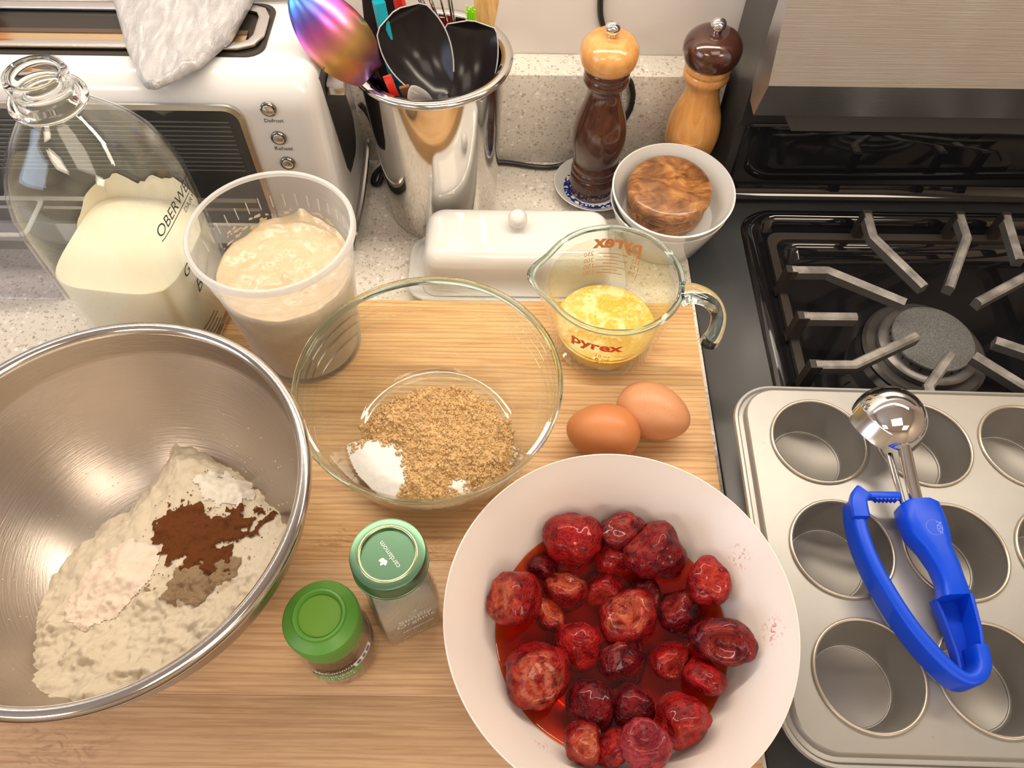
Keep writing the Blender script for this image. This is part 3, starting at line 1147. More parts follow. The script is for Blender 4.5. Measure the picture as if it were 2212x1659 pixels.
# window in the front face
wf = rrect(-0.62, -0.2085, 0.052, 0.1800, 0.014, 6)
wi = rrect(-0.62, -0.2128, 0.056, 0.1757, 0.011, 6)
loft('window_bezel', [[(x, 0.5008, z) for x, z in wf], [(x, 0.4985, z) for x, z in wf], [(x, 0.4978, z) for x, z in wi], [(x, 0.5008, z) for x, z in wi]], SATIN, t)
loft('window_pane', [[(x, 0.5005, z) for x, z in wi], [(x, 0.4997, z) for x, z in wi]], DARK_GLASS, t)
for k in range(12):
    z = 0.1150 + 0.0044 * k
    box('grill_line', -0.60, -0.222, 0.4991, 0.4996, z, z + 0.0013, simple('grill_grey', (0.16, 0.165, 0.16), 0.35, 0.6) if k == 0 else bpy.data.materials['grill_grey'], t)
box('element_bar', -0.60, -0.222, 0.4985, 0.4996, 0.0800, 0.0850, SATIN, t)
box('element_bar', -0.60, -0.222, 0.4985, 0.4996, 0.0700, 0.0735, SATIN, t)
for z, lab in ((0.1762, 'Defrost'), (0.1490, 'Reheat'), (0.1235, None)):
    x = -0.1880 + (0.1762 - z) * 0.05
    bz = loft('button_ring', [[(x + r * cos(a), y, z + r * sin(a)) for a in [2 * pi * k / 24 for k in range(24)]] for r, y in ((0.0062, 0.5008), (0.0062, 0.4990), (0.0056, 0.4984), (0.0047, 0.4988), (0.0047, 0.5002))], simple('dark_chrome', (0.25, 0.23, 0.21), 0.15, 1.0), t)
    loft('button', [[(x + r * cos(a), y, z + r * sin(a)) for a in [2 * pi * k / 24 for k in range(24)]] for r, y in ((0.0044, 0.5004), (0.0044, 0.4984), (0.0039, 0.4980))], SATIN, t)
    if lab:
        text_on('button_label', lab, 0.0052, on_plane((x + 0.0015, 0.5004, z - 0.0125), (1, 0, 0), (0, 0, 1)), PRINT_BLACK, t, 0.0150 if lab == 'Defrost' else 0.0145)
# dark lever channel in the right end
lc = [(0.5250, 0.1865), (0.5440, 0.1865), (0.5500, 0.1792), (0.5949, 0.1193), (0.6050, 0.0860), (0.6000, 0.0680), (0.5880, 0.0601), (0.5563, 0.0645), (0.5490, 0.076)]
loft('lever_channel', [[(x, y, z) for y, z in lc] for x in (-0.1510, -0.1498)], BLACK, t, ang=20)
box('lever', -0.1496, -0.1350, 0.5350, 0.5520, 0.1630, 0.1740, APPLIANCE, t, 0.0018)
box('lever_trim', -0.1490, -0.1355, 0.5343, 0.5352, 0.1645, 0.1715, SATIN, t, 0.0003)
sweep('lower_trim', smooth_path([(-0.1490, 0.520, 0.022), (-0.1475, 0.560, 0.022), (-0.1470, 0.605, 0.028), (-0.1470, 0.636, 0.036)], 5), circ_prof(0.003, 8), SATIN, t)

# power cord
pc = tube('power_cord', [(-0.1500, 0.6420, 0.075), (-0.1420, 0.6400, 0.062), (-0.1360, 0.6300, 0.044), (-0.1310, 0.6200, 0.022), (-0.1360, 0.6080, 0.0060), (-0.1430, 0.6090, 0.0036), (-0.1420, 0.6240, 0.0036), (-0.1300, 0.6380, 0.0036), (-0.11, 0.6425, 0.0036), (-0.07, 0.6432, 0.0036), (-0.01, 0.6425, 0.0036),
     (0.028, 0.6360, 0.0036), (0.052, 0.6390, 0.0036), (0.075, 0.6435, 0.014), (0.104, 0.6435, 0.045), (0.1165, 0.6435, 0.075), (0.1130, 0.6430, 0.100), (0.1040, 0.6450, 0.1095),
     (0.0950, 0.6740, 0.1140), (0.0870, 0.6780, 0.1300), (0.0790, 0.6785, 0.1600), (0.0800, 0.6785, 0.24)], 0.0028, BLACK, None, 10, 7)
tag(pc, 'thin black power cord running along the upstand and up the wall', 'cord')

# bread bag on the toaster
t = thing('bread_bag', 'crinkled white plastic bag draped over the toaster top', 'bag', (-0.30, 0.56, 0.21))
rings = []
left = interp([(0.4825, -0.2640), (0.4905, -0.2720), (0.5291, -0.2930), (0.5967, -0.3230), (0.682, -0.3600)])
right = interp([(0.4825, -0.2600), (0.4870, -0.2540), (0.5075, -0.2335), (0.5425, -0.2166), (0.5992, -0.2096), (0.682, -0.2060)])
for k in range(49):
    tt = k / 48
    y = 0.678 + (0.4835 - 0.678) * tt
    xl, xr = left(y), right(y)
    th = 0.024 * (1 - tt) ** 0.5 * (0.5 + 0.5 * (1 - tt)) + 0.0045
    Rr = []
    n = 40
    for i in range(n):
        a = 2 * pi * i / n
        ca, sa = cos(a), sin(a)
        x = (xl + xr) / 2 + (xr - xl) / 2 * (abs(ca) ** 0.7) * (1 if ca > 0 else -1)
        up = max(0.0, sa)
        # creases run from the gathered tip towards the mouth
        rad = atan2(x + 0.262, y - 0.44)
        z = 0.2046 + th * up ** 0.7
        z += up ** 0.5 * (0.0030 * fbm(rad * 0.25, y * 0.25, 26, 3, 2.0) + 0.0022 * abs(fbm(x + y * .6, y - x * .4, 60, 3)) + 0.0012 * fbm(x * 1.4, y * .5, 150, 2))
        Rr.append((x, y, max(z, 0.2045)))
    rings.append(Rr)
loft('film', rings, BAG, t, ang=120)

# tan handle at the far left
t = lathe('tongs_end', [(0.0, 0.2035)] + [(0.0135 * sin(radians(a)), 0.2170 - 0.0135 * cos(radians(a))) for a in range(15, 166, 15)] + [(0.0, 0.2305)], TAN, None, 24, (-0.4260, 0.583))
tag(t, 'rounded tan wooden tongs end on the toaster at far left', 'tongs')

# clear box behind milk
t = thing('clear_box', 'small clear plastic box behind the milk bottle on the worktop', 'box', (-0.44, 0.44, 0))
bx0, bx1, by0, by1, bz = -0.52, -0.405, 0.452, 0.494, 0.085
o = rrect(bx0, bx1, by0, by1, 0.006, 3)
i = rrect(bx0 + 0.0012, bx1 - 0.0012, by0 + 0.0012, by1 - 0.0012, 0.005, 3)
loft('walls', [ring3(o, 0.0005), ring3(o, bz), ring3(i, bz), ring3(i, 0.0018)], CLEARP, t)
loft('rim', [ring3(rrect(bx0 - 0.002, bx1 + 0.002, by0 - 0.002, by1 + 0.002, 0.007, 3), bz + 0.0002), ring3(rrect(bx0 - 0.002, bx1 + 0.002, by0 - 0.002, by1 + 0.002, 0.007, 3), bz + 0.002), ring3(i, bz + 0.002), ring3(i, bz + 0.0002)], WHITE_CLEAR, t, close=True)

# ------------------------------------------------------------------ milk bottle
MB = (-0.2900, 0.4100)
t = thing('milk_bottle', 'square clear glass milk bottle standing at the board back edge', 'bottle', (MB[0], MB[1], 0.03))


BA = radians(-7)                                   # the bottle stands slightly turned


def turn(x, y, z):
    return (MB[0] + x * cos(BA) - y * sin(BA), MB[1] + x * sin(BA) + y * cos(BA), z)


def sq_ring(h, p, z, n=64, c=MB):
    """superellipse cross-section; p=2 circle, larger p squarer"""
    out = []
    for k in range(n):
        a = 2 * pi * k / n
        ca, sa = cos(a), sin(a)
        r = h / (abs(ca) ** p + abs(sa) ** p) ** (1 / p)
        out.append(turn(r * ca, r * sa, z))
    return out


B0 = 0.0305
bott = [(0.040, 4, B0), (0.0465, 4, B0 + 0.001), (0.0495, 4.2, B0 + 0.006), (0.0508, 4.2, B0 + 0.02), (0.0512, 4.2, 0.150), (0.0512, 4.0, 0.168), (0.0504, 3.7, 0.182), (0.0484, 3.2, 0.196),
        (0.0445, 3.0, 0.209), (0.0395, 2.6, 0.220), (0.0330, 2.3, 0.2295), (0.0265, 2.1, 0.2370), (0.0215, 2, 0.2430), (0.0195, 2, 0.2460)]
half_at = interp([(z, h) for h, p, z in bott])
inner = [(h - 0.0022, p, z + (0.003 if z < 0.04 else 0)) for h, p, z in bott]
loft('body', [sq_ring(h, p, z) for h, p, z in bott] + [sq_ring(h, p, z) for h, p, z in inner[::-1]], GLASS, t, True, True, 60)
lathe('neck', [(0.0196, 0.2460), (0.0205, 0.2468), (0.0236, 0.2485), (0.0242, 0.2512), (0.0230, 0.2540), (0.0192, 0.2552), (0.0180, 0.2575), (0.0176, 0.2605), (0.0188, 0.2630), (0.0192, 0.2665), (0.0182, 0.2698), (0.0163, 0.2708),
     (0.0146, 0.2695), (0.0142, 0.2665), (0.0148, 0.2600), (0.0160, 0.2540), (0.0172, 0.2460)], SOLID_GLASS, t, 64, MB, True, 60)
ML = 0.1220
mk = [(0.036, 4, B0 + 0.0048), (0.0462, 4.1, B0 + 0.009), (0.0480, 4.2, B0 + 0.02), (0.0484, 4.2, ML - 0.0006), (0.0478, 4.2, ML), (0.0468, 4.2, ML - 0.0006)]
loft('milk', [sq_ring(h, p, z) for h, p, z in mk], MILK, t, ang=50)
# cream film clinging above the milk line on the back wall
fv = []
NB = 40
for k in range(NB + 1):
    a = radians(22 + 148 * k / NB)
    hgt = 0.034 * max(0.0, sin(radians(180 * k / NB))) ** 0.5 * (0.85 + 0.35 * fbm(k * 0.21, 0.3, 1.0, 3)) * (0.4 + 0.75 * (1 - k / NB))
    col = []
    for j in range(5):
        z = ML - 0.001 + hgt * j / 4
        ca, sa = cos(a), sin(a)
        p = 4.2
        r = (half_at(z) - 0.0030) / (abs(ca) ** p + abs(sa) ** p) ** (1 / p)
        col.append(turn(r * ca, r * sa, z))
    fv.append(col)
vv = [q for c in fv for q in c]
ff = [(k * 5 + j, (k + 1) * 5 + j, (k + 1) * 5 + j + 1, k * 5 + j + 1) for k in range(NB) for j in range(4)]
link_mesh('milk_film', vv, ff, MILK, t, 180)


def on_right(y0, z0, eps=0.0007):
    # lettering runs front to back on the right-hand face
    def fn(x, y):
        z = z0 + y
        yy = y0 + x
        h = half_at(z)
        p = interp([(zz, pp) for hh, pp, zz in bott])(z)
        d = min(abs(yy - MB[1]) / h, 0.98)
        r = h * (1 - d ** p) ** (1 / p)
        return turn(r + eps, yy - MB[1], z)
    return fn


text_on('brand_lettering', 'OBERWEIS', 0.016, on_right(0.4110, 0.1640), PRINT_BLACK, t, 0.060)
text_on('small_lettering', 'DAIRY', 0.006, on_right(0.4260, 0.1540), PRINT_BLACK, t, 0.018)
uv = [on_right(0.4080, 0.1608)(x, y) for x in [-0.027 + 0.0046 * k for k in range(12)] for y in (0, 0.0009)]
link_mesh('underline', uv, [(2 * k, 2 * k + 2, 2 * k + 3, 2 * k + 1) for k in range(11)], PRINT_BLACK, t, None)
text_on('script_lettering', 'G', 0.014, on_right(0.3900, 0.1180), PRINT_BLACK, t, 0.009, 0.3)
text_on('script_lettering', 'B', 0.014, on_right(0.3950, 0.0950), PRINT_BLACK, t, 0.009, 0.3)
for k in range(6):
    z = 0.0420 + 0.0045 * k
    uv = [on_right(0.3880, z)(x, q) for x in [-0.012 + 0.0035 * j for j in range(8 - k % 2)] for q in (0, 0.0011)]
    link_mesh('fine_print_line', uv, [(2 * j, 2 * j + 2, 2 * j + 3, 2 * j + 1) for j in range(7 - k % 2)], PRINT_BLACK, t, None)

# ------------------------------------------------------------------ deli container of starter
DC = (-0.1692, 0.3850)
t = thing('deli_container', 'tall translucent plastic deli tub of sourdough starter', 'tub', (DC[0], DC[1], 0.03))
DELI = m_frost('translucent_deli_plastic', 0.03, (0.90, 0.90, 0.90), 0.22)
DELI_RIM = m_frost('deli_rim_plastic', 0.50, (0.90, 0.90, 0.91), 0.2)
rt = interp([(0.0305, 0.0425), (0.145, 0.0535), (0.1585, 0.0562)])
dp = [(0.0, 0.0335), (0.0395, 0.0335), (0.0418, 0.0307), (0.0428, 0.032)]
lathe('wall', [(0.0, 0.0345), (0.0400, 0.0345), (0.0422, 0.0308), (0.0432, 0.0320), (0.0525, 0.1330), (0.0527, 0.1342), (0.0538, 0.1350), (0.0546, 0.1470), (0.0549, 0.1480), (0.0562, 0.1500), (0.0570, 0.1620),
     (0.0562, 0.1630), (0.0553, 0.1500), (0.0541, 0.1488), (0.0538, 0.1480), (0.0530, 0.1352), (0.0519, 0.1342), (0.0424, 0.0330), (0.0402, 0.0353), (0.0, 0.0353)], DELI, t, 72, DC, False, 30)
lathe('rim', [(0.0556, 0.1630), (0.0560, 0.1655), (0.0582, 0.1660), (0.0594, 0.1645), (0.0596, 0.1610), (0.0585, 0.1603), (0.0573, 0.1622)], DELI_RIM, t, 72, DC, True, 50)
for k in range(16):
    a = radians(25 + 150 * k / 15)
    for_r = 0.0532
    x, y = DC[0] + for_r * cos(a), DC[1] + for_r * sin(a)
    tube('rib', [(DC[0] + 0.0529 * cos(a), DC[1] + 0.0529 * sin(a), 0.1362), (DC[0] + 0.0537 * cos(a), DC[1] + 0.0537 * sin(a), 0.1470)], 0.0004, DELI_RIM, t, 5)


def starter_top(x, y):
    r = hypot(x - DC[0], y - DC[1])
    z = 0.1215 + 0.0016 * fbm(x, y, 70, 4) + 0.0010 * fbm(x, y, 220, 3) + 0.006 * max(0.0, (r / 0.05) - 0.72) * (1.0 + 1.3 * N(x * 40, y * 40, 5))
    d = hypot(x - DC[0] - 0.002, y - DC[1] + 0.008)
    z += 0.0035 * exp(-(d / 0.0045) ** 2)
    return z


rings = []
rr = interp([(0.035, 0.0408), (0.1342, 0.0505)])
v, f = [(DC[0], DC[1], starter_top(*DC))], []
NR, NA = 34, 96
for j in range(1, NR + 1):
    for i in range(NA):
        a = 2 * pi * i / NA
        r = 0.0497 * j / NR
        x, y = DC[0] + r * cos(a), DC[1] + r * sin(a)
        z = starter_top(x, y)
        if j == NR:
            z += 0.007 * max(0.0, cos(a - radians(58))) ** 2 + 0.007 * exp(-((a - radians(80)) / 0.10) ** 2)
        v.append((x, y, z))
for i in range(NA):
    f.append((0, 1 + i, 1 + (i + 1) % NA))
for j in range(NR - 1):
    for i in range(NA):
        k = (i + 1) % NA
        f.append((1 + j * NA + i, 1 + j * NA + k, 1 + (j + 1) * NA + k, 1 + (j + 1) * NA + i))
base = len(v)
for i in range(NA):
    a = 2 * pi * i / NA
    zt = v[1 + (NR - 1) * NA + i][2]
    for zz in (zt * 0.6 + 0.036 * 0.4, 0.036):
        v.append((DC[0] + rr(zz) * cos(a), DC[1] + rr(zz) * sin(a), zz))
for i in range(NA):
    k = (i + 1) % NA
    f.append((1 + (NR - 1) * NA + i, 1 + (NR - 1) * NA + k, base + 2 * k, base + 2 * i))
    f.append((base + 2 * i, base + 2 * k, base + 2 * k + 1, base + 2 * i + 1))
bm = recalc(v, f)
me = bpy.data.meshes.new('starter')
bm.to_mesh(me)
bm.free()
st = link_me('sourdough_starter', me, STARTER, None, 180)
tag(st, 'thick bubbly beige sourdough starter filling the deli tub', 'starter')
# smears of starter left on the inside wall
sm = []
smf = []
random.seed(3)
for k in range(70):
    a = radians(random.uniform(30, 165))
    z = random.uniform(0.1240, 0.1345)
    s0 = random.uniform(0.0006, 0.0022)
    r = rt(z) - 0.0018
    b0 = len(sm)
    for q in range(6):
        an = 2 * pi * q / 6 + random.random()
        rad = s0 * random.uniform(0.5, 1.3)
        sm.append((DC[0] + r * cos(a + rad * cos(an) * 1.8 / r), DC[1] + r * sin(a + rad * cos(an) * 1.8 / r), z + rad * sin(an)))
    smf.append(tuple(range(b0, b0 + 6)))
o = link_mesh('wall_smears', sm, smf, STARTER, t, None)
o['kind'] = 'stuff'

# ------------------------------------------------------------------ utensil canister
CC = (-0.0692, 0.5830)
t = thing('utensil_canister', 'tall polished steel canister full of cooking utensils', 'canister', (CC[0], CC[1], 0))
lathe('body', [(0.0, 0.0006), (0.0505, 0.0006), (0.0530, 0.003), (0.0532, 0.008), (0.0592, 0.110), (0.0622, 0.158), (0.0626, 0.1645), (0.0616, 0.1645), (0.0612, 0.158), (0.0582, 0.110), (0.0522, 0.008), (0.0505, 0.0035), (0.0, 0.0035)], CANISTER, t, 96, CC)
lathe('rolled_rim', [(0.0642 + 0.0052 * cos(a), 0.1672 + 0.0036 * sin(a)) for a in [2 * pi * k / 14 for k in range(14)]], STEEL_RIM, t, 96, CC, True, 60)


def blade(name, tip, neck, width, depth, face, mat, parent, pw=1.0, n=18, m=11, thick=0.0014, shape=None, edge=None):
    """spoon / ladle bowl between neck and tip; face = direction its hollow looks"""
    tip, neck, face = Vector(tip), Vector(neck), Vector(face)
    d = tip - neck
    side = d.cross(face).normalized()
    nrm = side.cross(d).normalized()
    if nrm.dot(face) < 0:
        nrm = -nrm
    v, f = [], []
    for layer in (0, 1):
        for i in range(n + 1):
            u = i / n
            w = shape(u) if shape else (max(0.0, sin(pi * (0.06 + 0.94 * u) ** 0.85)) ** 0.62 if u < 1 else 0.0)
            w = max(w, 0.13 if u < 0.5 else 0.02)
            for j in range(m + 1):
                q = -1 + 2 * j / m
                dep = depth * (1 - q * q) * max(0.0, sin(pi * min(max(u, 0.0), 1.0))) ** 0.7
                v.append(tuple(neck + d * u + side * (q * w * width / 2) - nrm * (dep + layer * thick)))
    K = m + 1
    S = (n + 1) * K
    for i in range(n):
        for j in range(m):
            a = i * K + j
            f.append((a, a + 1, a + K + 1, a + K))
            f.append((S + a, S + a + K, S + a + K + 1, S + a + 1))
    for i in range(n):
        for j in (0, m):
            a = i * K + j
            f.append((a, a + K, S + a + K, S + a))
    for j in range(m):
        f.append((j, j + 1, S + j + 1, S + j))
        a = n * K + j
        f.append((a, a + 1, S + a + 1, S + a))
    bm = recalc(v, f)
    me = bpy.data.meshes.new(name)
    bm.to_mesh(me)
    bm.free()
    if edge:
        loop = [Vector(v[i * K]) for i in range(3, n + 1)] + [Vector(v[n * K + j]) for j in range(1, m)] + [Vector(v[i * K + m]) for i in range(n, 2, -1)]
        sweep('edge_glint', loop, circ_prof(0.0006, 6), edge, parent, (0.1, 0.3, 1), None, 60)
    return link_me(name, me, mat, parent, 50)


# rainbow spoon
tip, neck = (-0.1625, 0.5450, 0.2460), (-0.1125, 0.5400, 0.1790)
IRID = m_irid(tip, neck)
s = thing('rainbow_spoon', 'rainbow-coloured metal serving spoon leaning out of the canister', 'spoon', neck)
blade('spoon_bowl', tip, neck, 0.050, 0.012, (-0.35, 0.85, -0.35), IRID, s, thick=0.0012, shape=lambda u: sin(pi * min(1.0, 0.10 + 0.90 * u)) ** 0.60 if u < 1 else 0)
sweep('handle', smooth_path([neck, (-0.1060, 0.5490, 0.1600), (-0.0850, 0.5700, 0.0900), (-0.0640, 0.5900, 0.0080)], 5), rrect(-0.0055, 0.0055, -0.0010, 0.0010, 0.0008, 2), simple('dark_purple_metal', (0.10, 0.03, 0.16), 0.2, 1.0), s)
# dark ladle-spoon in front
s = thing('black_ladle', 'deep black nylon ladle with pale highlight coloured on its edge, front of canister', 'ladle', (-0.06, 0.55, 0.165))
tip, neck = (-0.0850, 0.5640, 0.2130), (-0.0590, 0.5430, 0.1690)
blade('ladle_bowl', (-0.0905, 0.5660, 0.2180), (-0.0570, 0.5400, 0.1600), 0.054, 0.013, (0.20, -0.70, 0.60), BLACK_GLOSS, s, edge=EDGE_GLINT, thick=0.0016, shape=lambda u: 0.22 + 0.78 * sin(pi * min(1.0, 0.02 + 0.80 * u)) ** 0.8 if u < 0.93 else 0.55 * sqrt(max(0.0, 1 - ((u - 0.93) / 0.07) ** 2)) + 0.12)
sweep('handle', [(-0.0570, 0.5400, 0.1600), (-0.0570, 0.5520, 0.1200), (-0.0600, 0.5700, 0.0070)], circ_prof(0.0045, 8), BLACK, s)
# round black spoon on the right
s = thing('black_spoon', 'broad round black nylon spoon at the canister right side', 'spoon', (-0.03, 0.58, 0.165))
blade('spoon_bowl', (-0.0345, 0.5900, 0.1950), (-0.0390, 0.5560, 0.1380), 0.047, 0.010, (0.05, -0.75, 0.60), BLACK_GLOSS, s, edge=EDGE_GLINT, thick=0.0016, shape=lambda u: 0.35 + 0.65 * sin(pi * min(1.0, 0.05 + 0.72 * u)) ** 0.8 if u < 0.90 else (0.35 + 0.65 * sin(pi * 0.698) ** 0.8) * sqrt(max(0.02, 1 - ((u - 0.90) / 0.10) ** 2)))
sweep('handle', [(-0.0390, 0.5560, 0.1380), (-0.0430, 0.5640, 0.0800), (-0.0480, 0.5760, 0.0070)], circ_prof(0.0045, 8), BLACK, s)
# slotted turner with red handle
s = thing('slotted_turner', 'black slotted turner standing behind the teal spatula', 'turner', (-0.10, 0.58, 0.19))
bl = [(-0.1060, 0.5750, 0.1400), (-0.1100, 0.5840, 0.1700), (-0.1130, 0.5920, 0.2000), (-0.1060, 0.6000, 0.2380), (-0.0960, 0.6010, 0.2420)]
sweep('turner_head', smooth_path([(-0.1030, 0.5820, 0.1350), (-0.1060, 0.5900, 0.1650), (-0.1060, 0.6010, 0.2100), (-0.1030, 0.6070, 0.2450)], 5), rrect(-0.0016, 0.0016, -0.0165, 0.0165, 0.0010, 2), BLACK_GLOSS, s, up=(1, 0.1, 0), scale=lambda u: (1, 0.35 + 0.65 * min(1, u * 2.2)))
sweep('handle', [(-0.1030, 0.5820, 0.1350), (-0.0960, 0.5890, 0.0700), (-0.0900, 0.5960, 0.0070)], circ_prof(0.004, 8), BLACK, s)
s = thing('red_spatula', 'mottled red spatula handle rising behind the teal spatula', 'spatula', (-0.097, 0.59, 0.2))
sweep('handle', [(-0.0760, 0.5980, 0.0060), (-0.0830, 0.5900, 0.1300), (-0.0905, 0.5850, 0.2150), (-0.0935, 0.5830, 0.2550)], circ_prof(0.0050, 8), REDP, s)
s = thing('teal_spatula', 'teal silicone spatula head wedged beside the rainbow spoon', 'spatula', (-0.1, 0.56, 0.17))
sweep('head', smooth_path([(-0.0975, 0.5610, 0.1640), (-0.0990, 0.5610, 0.1760), (-0.1010, 0.5640, 0.1980), (-0.1040, 0.5690, 0.2230)], 4), rrect(-0.0045, 0.0045, -0.0062, 0.0062, 0.002, 2), TEAL, s, up=(0.3, -0.8, 0.4))
sweep('handle', [(-0.0975, 0.5610, 0.1640), (-0.0930, 0.5680, 0.1200), (-0.0860, 0.5760, 0.0070)], circ_prof(0.0032, 8), TEAL, s)
s = thing('red_scraper', 'narrow red plastic scraper edge just inside the canister rim', 'scraper', (-0.09, 0.545, 0.165))
sweep('blade', [(-0.1000, 0.5380, 0.1800), (-0.0965, 0.5380, 0.1650), (-0.0920, 0.5430, 0.1450)], rrect(-0.0035, 0.0035, -0.0010, 0.0010, 0.0008, 2), REDP, s, up=(0, -0.8, 0.6))
sweep('handle', [(-0.0920, 0.5430, 0.1450), (-0.0860, 0.5550, 0.0900), (-0.0760, 0.5640, 0.0070)], circ_prof(0.0032, 8), REDP, s)
s = sweep('wooden_stick', [(-0.0870, 0.5360, 0.1720), (-0.0830, 0.5400, 0.1500), (-0.0700, 0.5560, 0.0070)], rrect(-0.0042, 0.0042, -0.0015, 0.0015, 0.001, 2), BROWN_STICK, None, up=(0, -0.8, 0.6))
tag(s, 'dark brown wooden stick between red scraper and white spoon', 'stick')
s = thing('white_spoon', 'translucent white plastic spoon tucked under the black ladle', 'spoon', (-0.075, 0.54, 0.165))
blade('spoon_bowl', (-0.0800, 0.5290, 0.1770), (-0.0700, 0.5340, 0.1440), 0.020, 0.003, (0.1, -0.8, 0.5), WHITE_CLEAR, s)
sweep('handle', [(-0.0700, 0.5340, 0.1440), (-0.0660, 0.5410, 0.1000), (-0.0640, 0.5500, 0.0070)], circ_prof(0.0028, 8), WHITE_CLEAR, s)
# whisk
s = thing('whisk', 'thin wire balloon whisk standing in the back of the canister', 'whisk', (-0.05, 0.62, 0.14))
hub, top = Vector((-0.0480, 0.6120, 0.1330)), Vector((-0.0900, 0.6160, 0.3000))
ax = (top - hub).normalized()
e1 = ax.cross(Vector((0, 1, 0))).normalized()
e2 = ax.cross(e1).normalized()
for k in range(5):
    a = pi * k / 5 + 0.2
    dr = e1 * cos(a) + e2 * sin(a)
    L = (top - hub).length
    pts = []
    for q in range(13):
        u = q / 12
        ww = 0.022 * sin(pi * min(1.0, u)) ** 1.0 if False else 0
        th = 2 * pi * u
        along = L * (1 - cos(th)) / 2
        wid = 0.024 * sin(th) * (0.25 + 0.75 * (1 - cos(th)) / 2)
        pts.append(hub + ax * along + dr * wid)
    tube('wire', pts, 0.0008, CHROME, s, 6, 4)
tube('handle', [hub + ax * 0.004, hub - ax * 0.02 + Vector((0, -0.004, 0)), Vector((-0.0500, 0.6080, 0.0080))], 0.005, SATIN, s, 10)
s = thing('bamboo_spatula', 'flat pale bamboo spatula standing at the right back', 'spatula', (-0.02, 0.61, 0.18))
sweep('paddle', [(-0.0300, 0.6060, 0.1450), (-0.0275, 0.6075, 0.1640), (-0.0245, 0.6095, 0.1800), (-0.0225, 0.6120, 0.2000), (-0.0215, 0.6160, 0.2500)], rrect(-0.0105, 0.0105, -0.0016, 0.0016, 0.001, 2), BAMBOO, s, up=(0, -1, 0.2), scale=lambda u: (0.55 + 0.7 * u ** 1.6, 1))
sweep('handle', [(-0.0300, 0.6060, 0.1450), (-0.0330, 0.6020, 0.0900), (-0.0370, 0.5980, 0.0070)], circ_prof(0.0048, 8), BAMBOO, s)
s = thing('lime_brush', 'lime green silicone basting brush tip behind the black spoon', 'brush', (-0.037, 0.61, 0.17))
for k in range(9):
    x = -0.0385 + 0.0016 * (k % 5)
    y = 0.6020 + 0.0022 * (k // 5)
    tube('bristle', [(x + 0.001, y, 0.1600), (x, y + 0.001, 0.1950 + 0.002 * ((k * 7) % 3))], 0.0008, LIME, s, 5, 2)
sweep('handle', [(-0.0345, 0.6025, 0.1620), (-0.0390, 0.5970, 0.1000), (-0.0440, 0.5900, 0.0070)], circ_prof(0.0035, 8), LIME, s)

# ------------------------------------------------------------------ pepper and salt mills, little dishes
def mill(c, head_mat, body_mat, z0, label):
    m = thing('pepper_mill', label, 'mill', (c[0], c[1], z0))
    H = lambda z: z0 + (z * 1.042 if z <= 0.1332 else 0.1388 + (z - 0.1334) * 0.86)
    lathe('body', [(0.0, H(0.0)), (0.0240, H(0.0)), (0.0247, H(0.0012)), (0.0243, H(0.012)), (0.0235, H(0.0195)), (0.0226, H(0.0205)), (0.0232, H(0.0220)), (0.0240, H(0.0235)), (0.0232, H(0.0262)), (0.0222, H(0.0275)), (0.0228, H(0.0295)),
         (0.0230, H(0.0320)), (0.0222, H(0.0345)), (0.0214, H(0.0360)), (0.0222, H(0.0400)), (0.0248, H(0.0520)), (0.0258, H(0.0620)), (0.0252, H(0.0720)), (0.0225, H(0.0840)), (0.0186, H(0.0950)), (0.0162, H(0.1030)), (0.0154, H(0.1090)),
         (0.0162, H(0.1140)), (0.0190, H(0.1180)), (0.0206, H(0.1205)), (0.0209, H(0.1235)), (0.0200, H(0.1258)), (0.0196, H(0.1265)), (0.0206, H(0.1285)), (0.0208, H(0.1310)), (0.0198, H(0.1330)), (0.0, H(0.1330))], body_mat, m, 64, c, False, 50)
    hd = [(0.0, H(0.1334)), (0.0186, H(0.1334))] + [(0.0186 + (0.0258 - 0.0186) * sin(radians(a)) if a < 90 else 0.0095 + (0.0258 - 0.0095) * sin(radians(180 - a)) , H(0.1334 + (0.0165 * (1 - cos(radians(a))) if a < 90 else 0.0165 + 0.0175 * -cos(radians(a))))) for a in range(12, 171, 12)]
    hd += [(0.0090, H(0.1672)), (0.0, H(0.1668))]
    lathe('head', hd, head_mat, m, 64, c, False, 60)
    lathe('knob', [(0.0, H(0.1668)), (0.0040, H(0.1672)), (0.0042, H(0.1695))] + [(0.0067 * sin(radians(a)), H(0.1750 - 0.0067 * cos(radians(a)))) for a in range(40, 171, 10)] + [(0.0, H(0.1817))], CHROME, m, 32, c, False, 60)
    return m


M1, M2 = (0.0833, 0.6055), (0.1735, 0.6130)


def dish(c, r, label, pattern=True):
    d = thing('small_dish', label, 'dish', (c[0], c[1], 0), group=None)
    k = r / 0.042
    lathe('body', [(0.0, 0.0015), (0.0220 * k, 0.0015), (0.0225 * k, 0.0004), (0.0240 * k, 0.0004), (0.0250 * k, 0.0018), (0.0340 * k, 0.0060), (0.0412 * k, 0.0125), (0.0418 * k, 0.0135), (0.0410 * k, 0.0138), (0.0335 * k, 0.0078), (0.0300 * k, 0.0052), (0.0, 0.0045)], CERAMIC, d, 72, c)
    if pattern:
        lathe('blue_band', [(0.0215 * k, 0.00475), (0.0300 * k, 0.0055), (0.0318 * k, 0.0068)], PATTERN, d, 72, c)
    return d


dish((0.0850, 0.6040), 0.0420, 'white saucer with blue patterned ring under the dark-bodied mill')
dish((0.1740, 0.6120), 0.0340, 'white saucer mostly hidden under the light-bodied mill', False)
mill(M1, BEECH, WALNUT, 0.0060, 'dark walnut mill with a light beech head and chrome knob')
mill(M2, WALNUT, BEECH, 0.0060, 'light beech mill with a dark walnut head beside the stove')

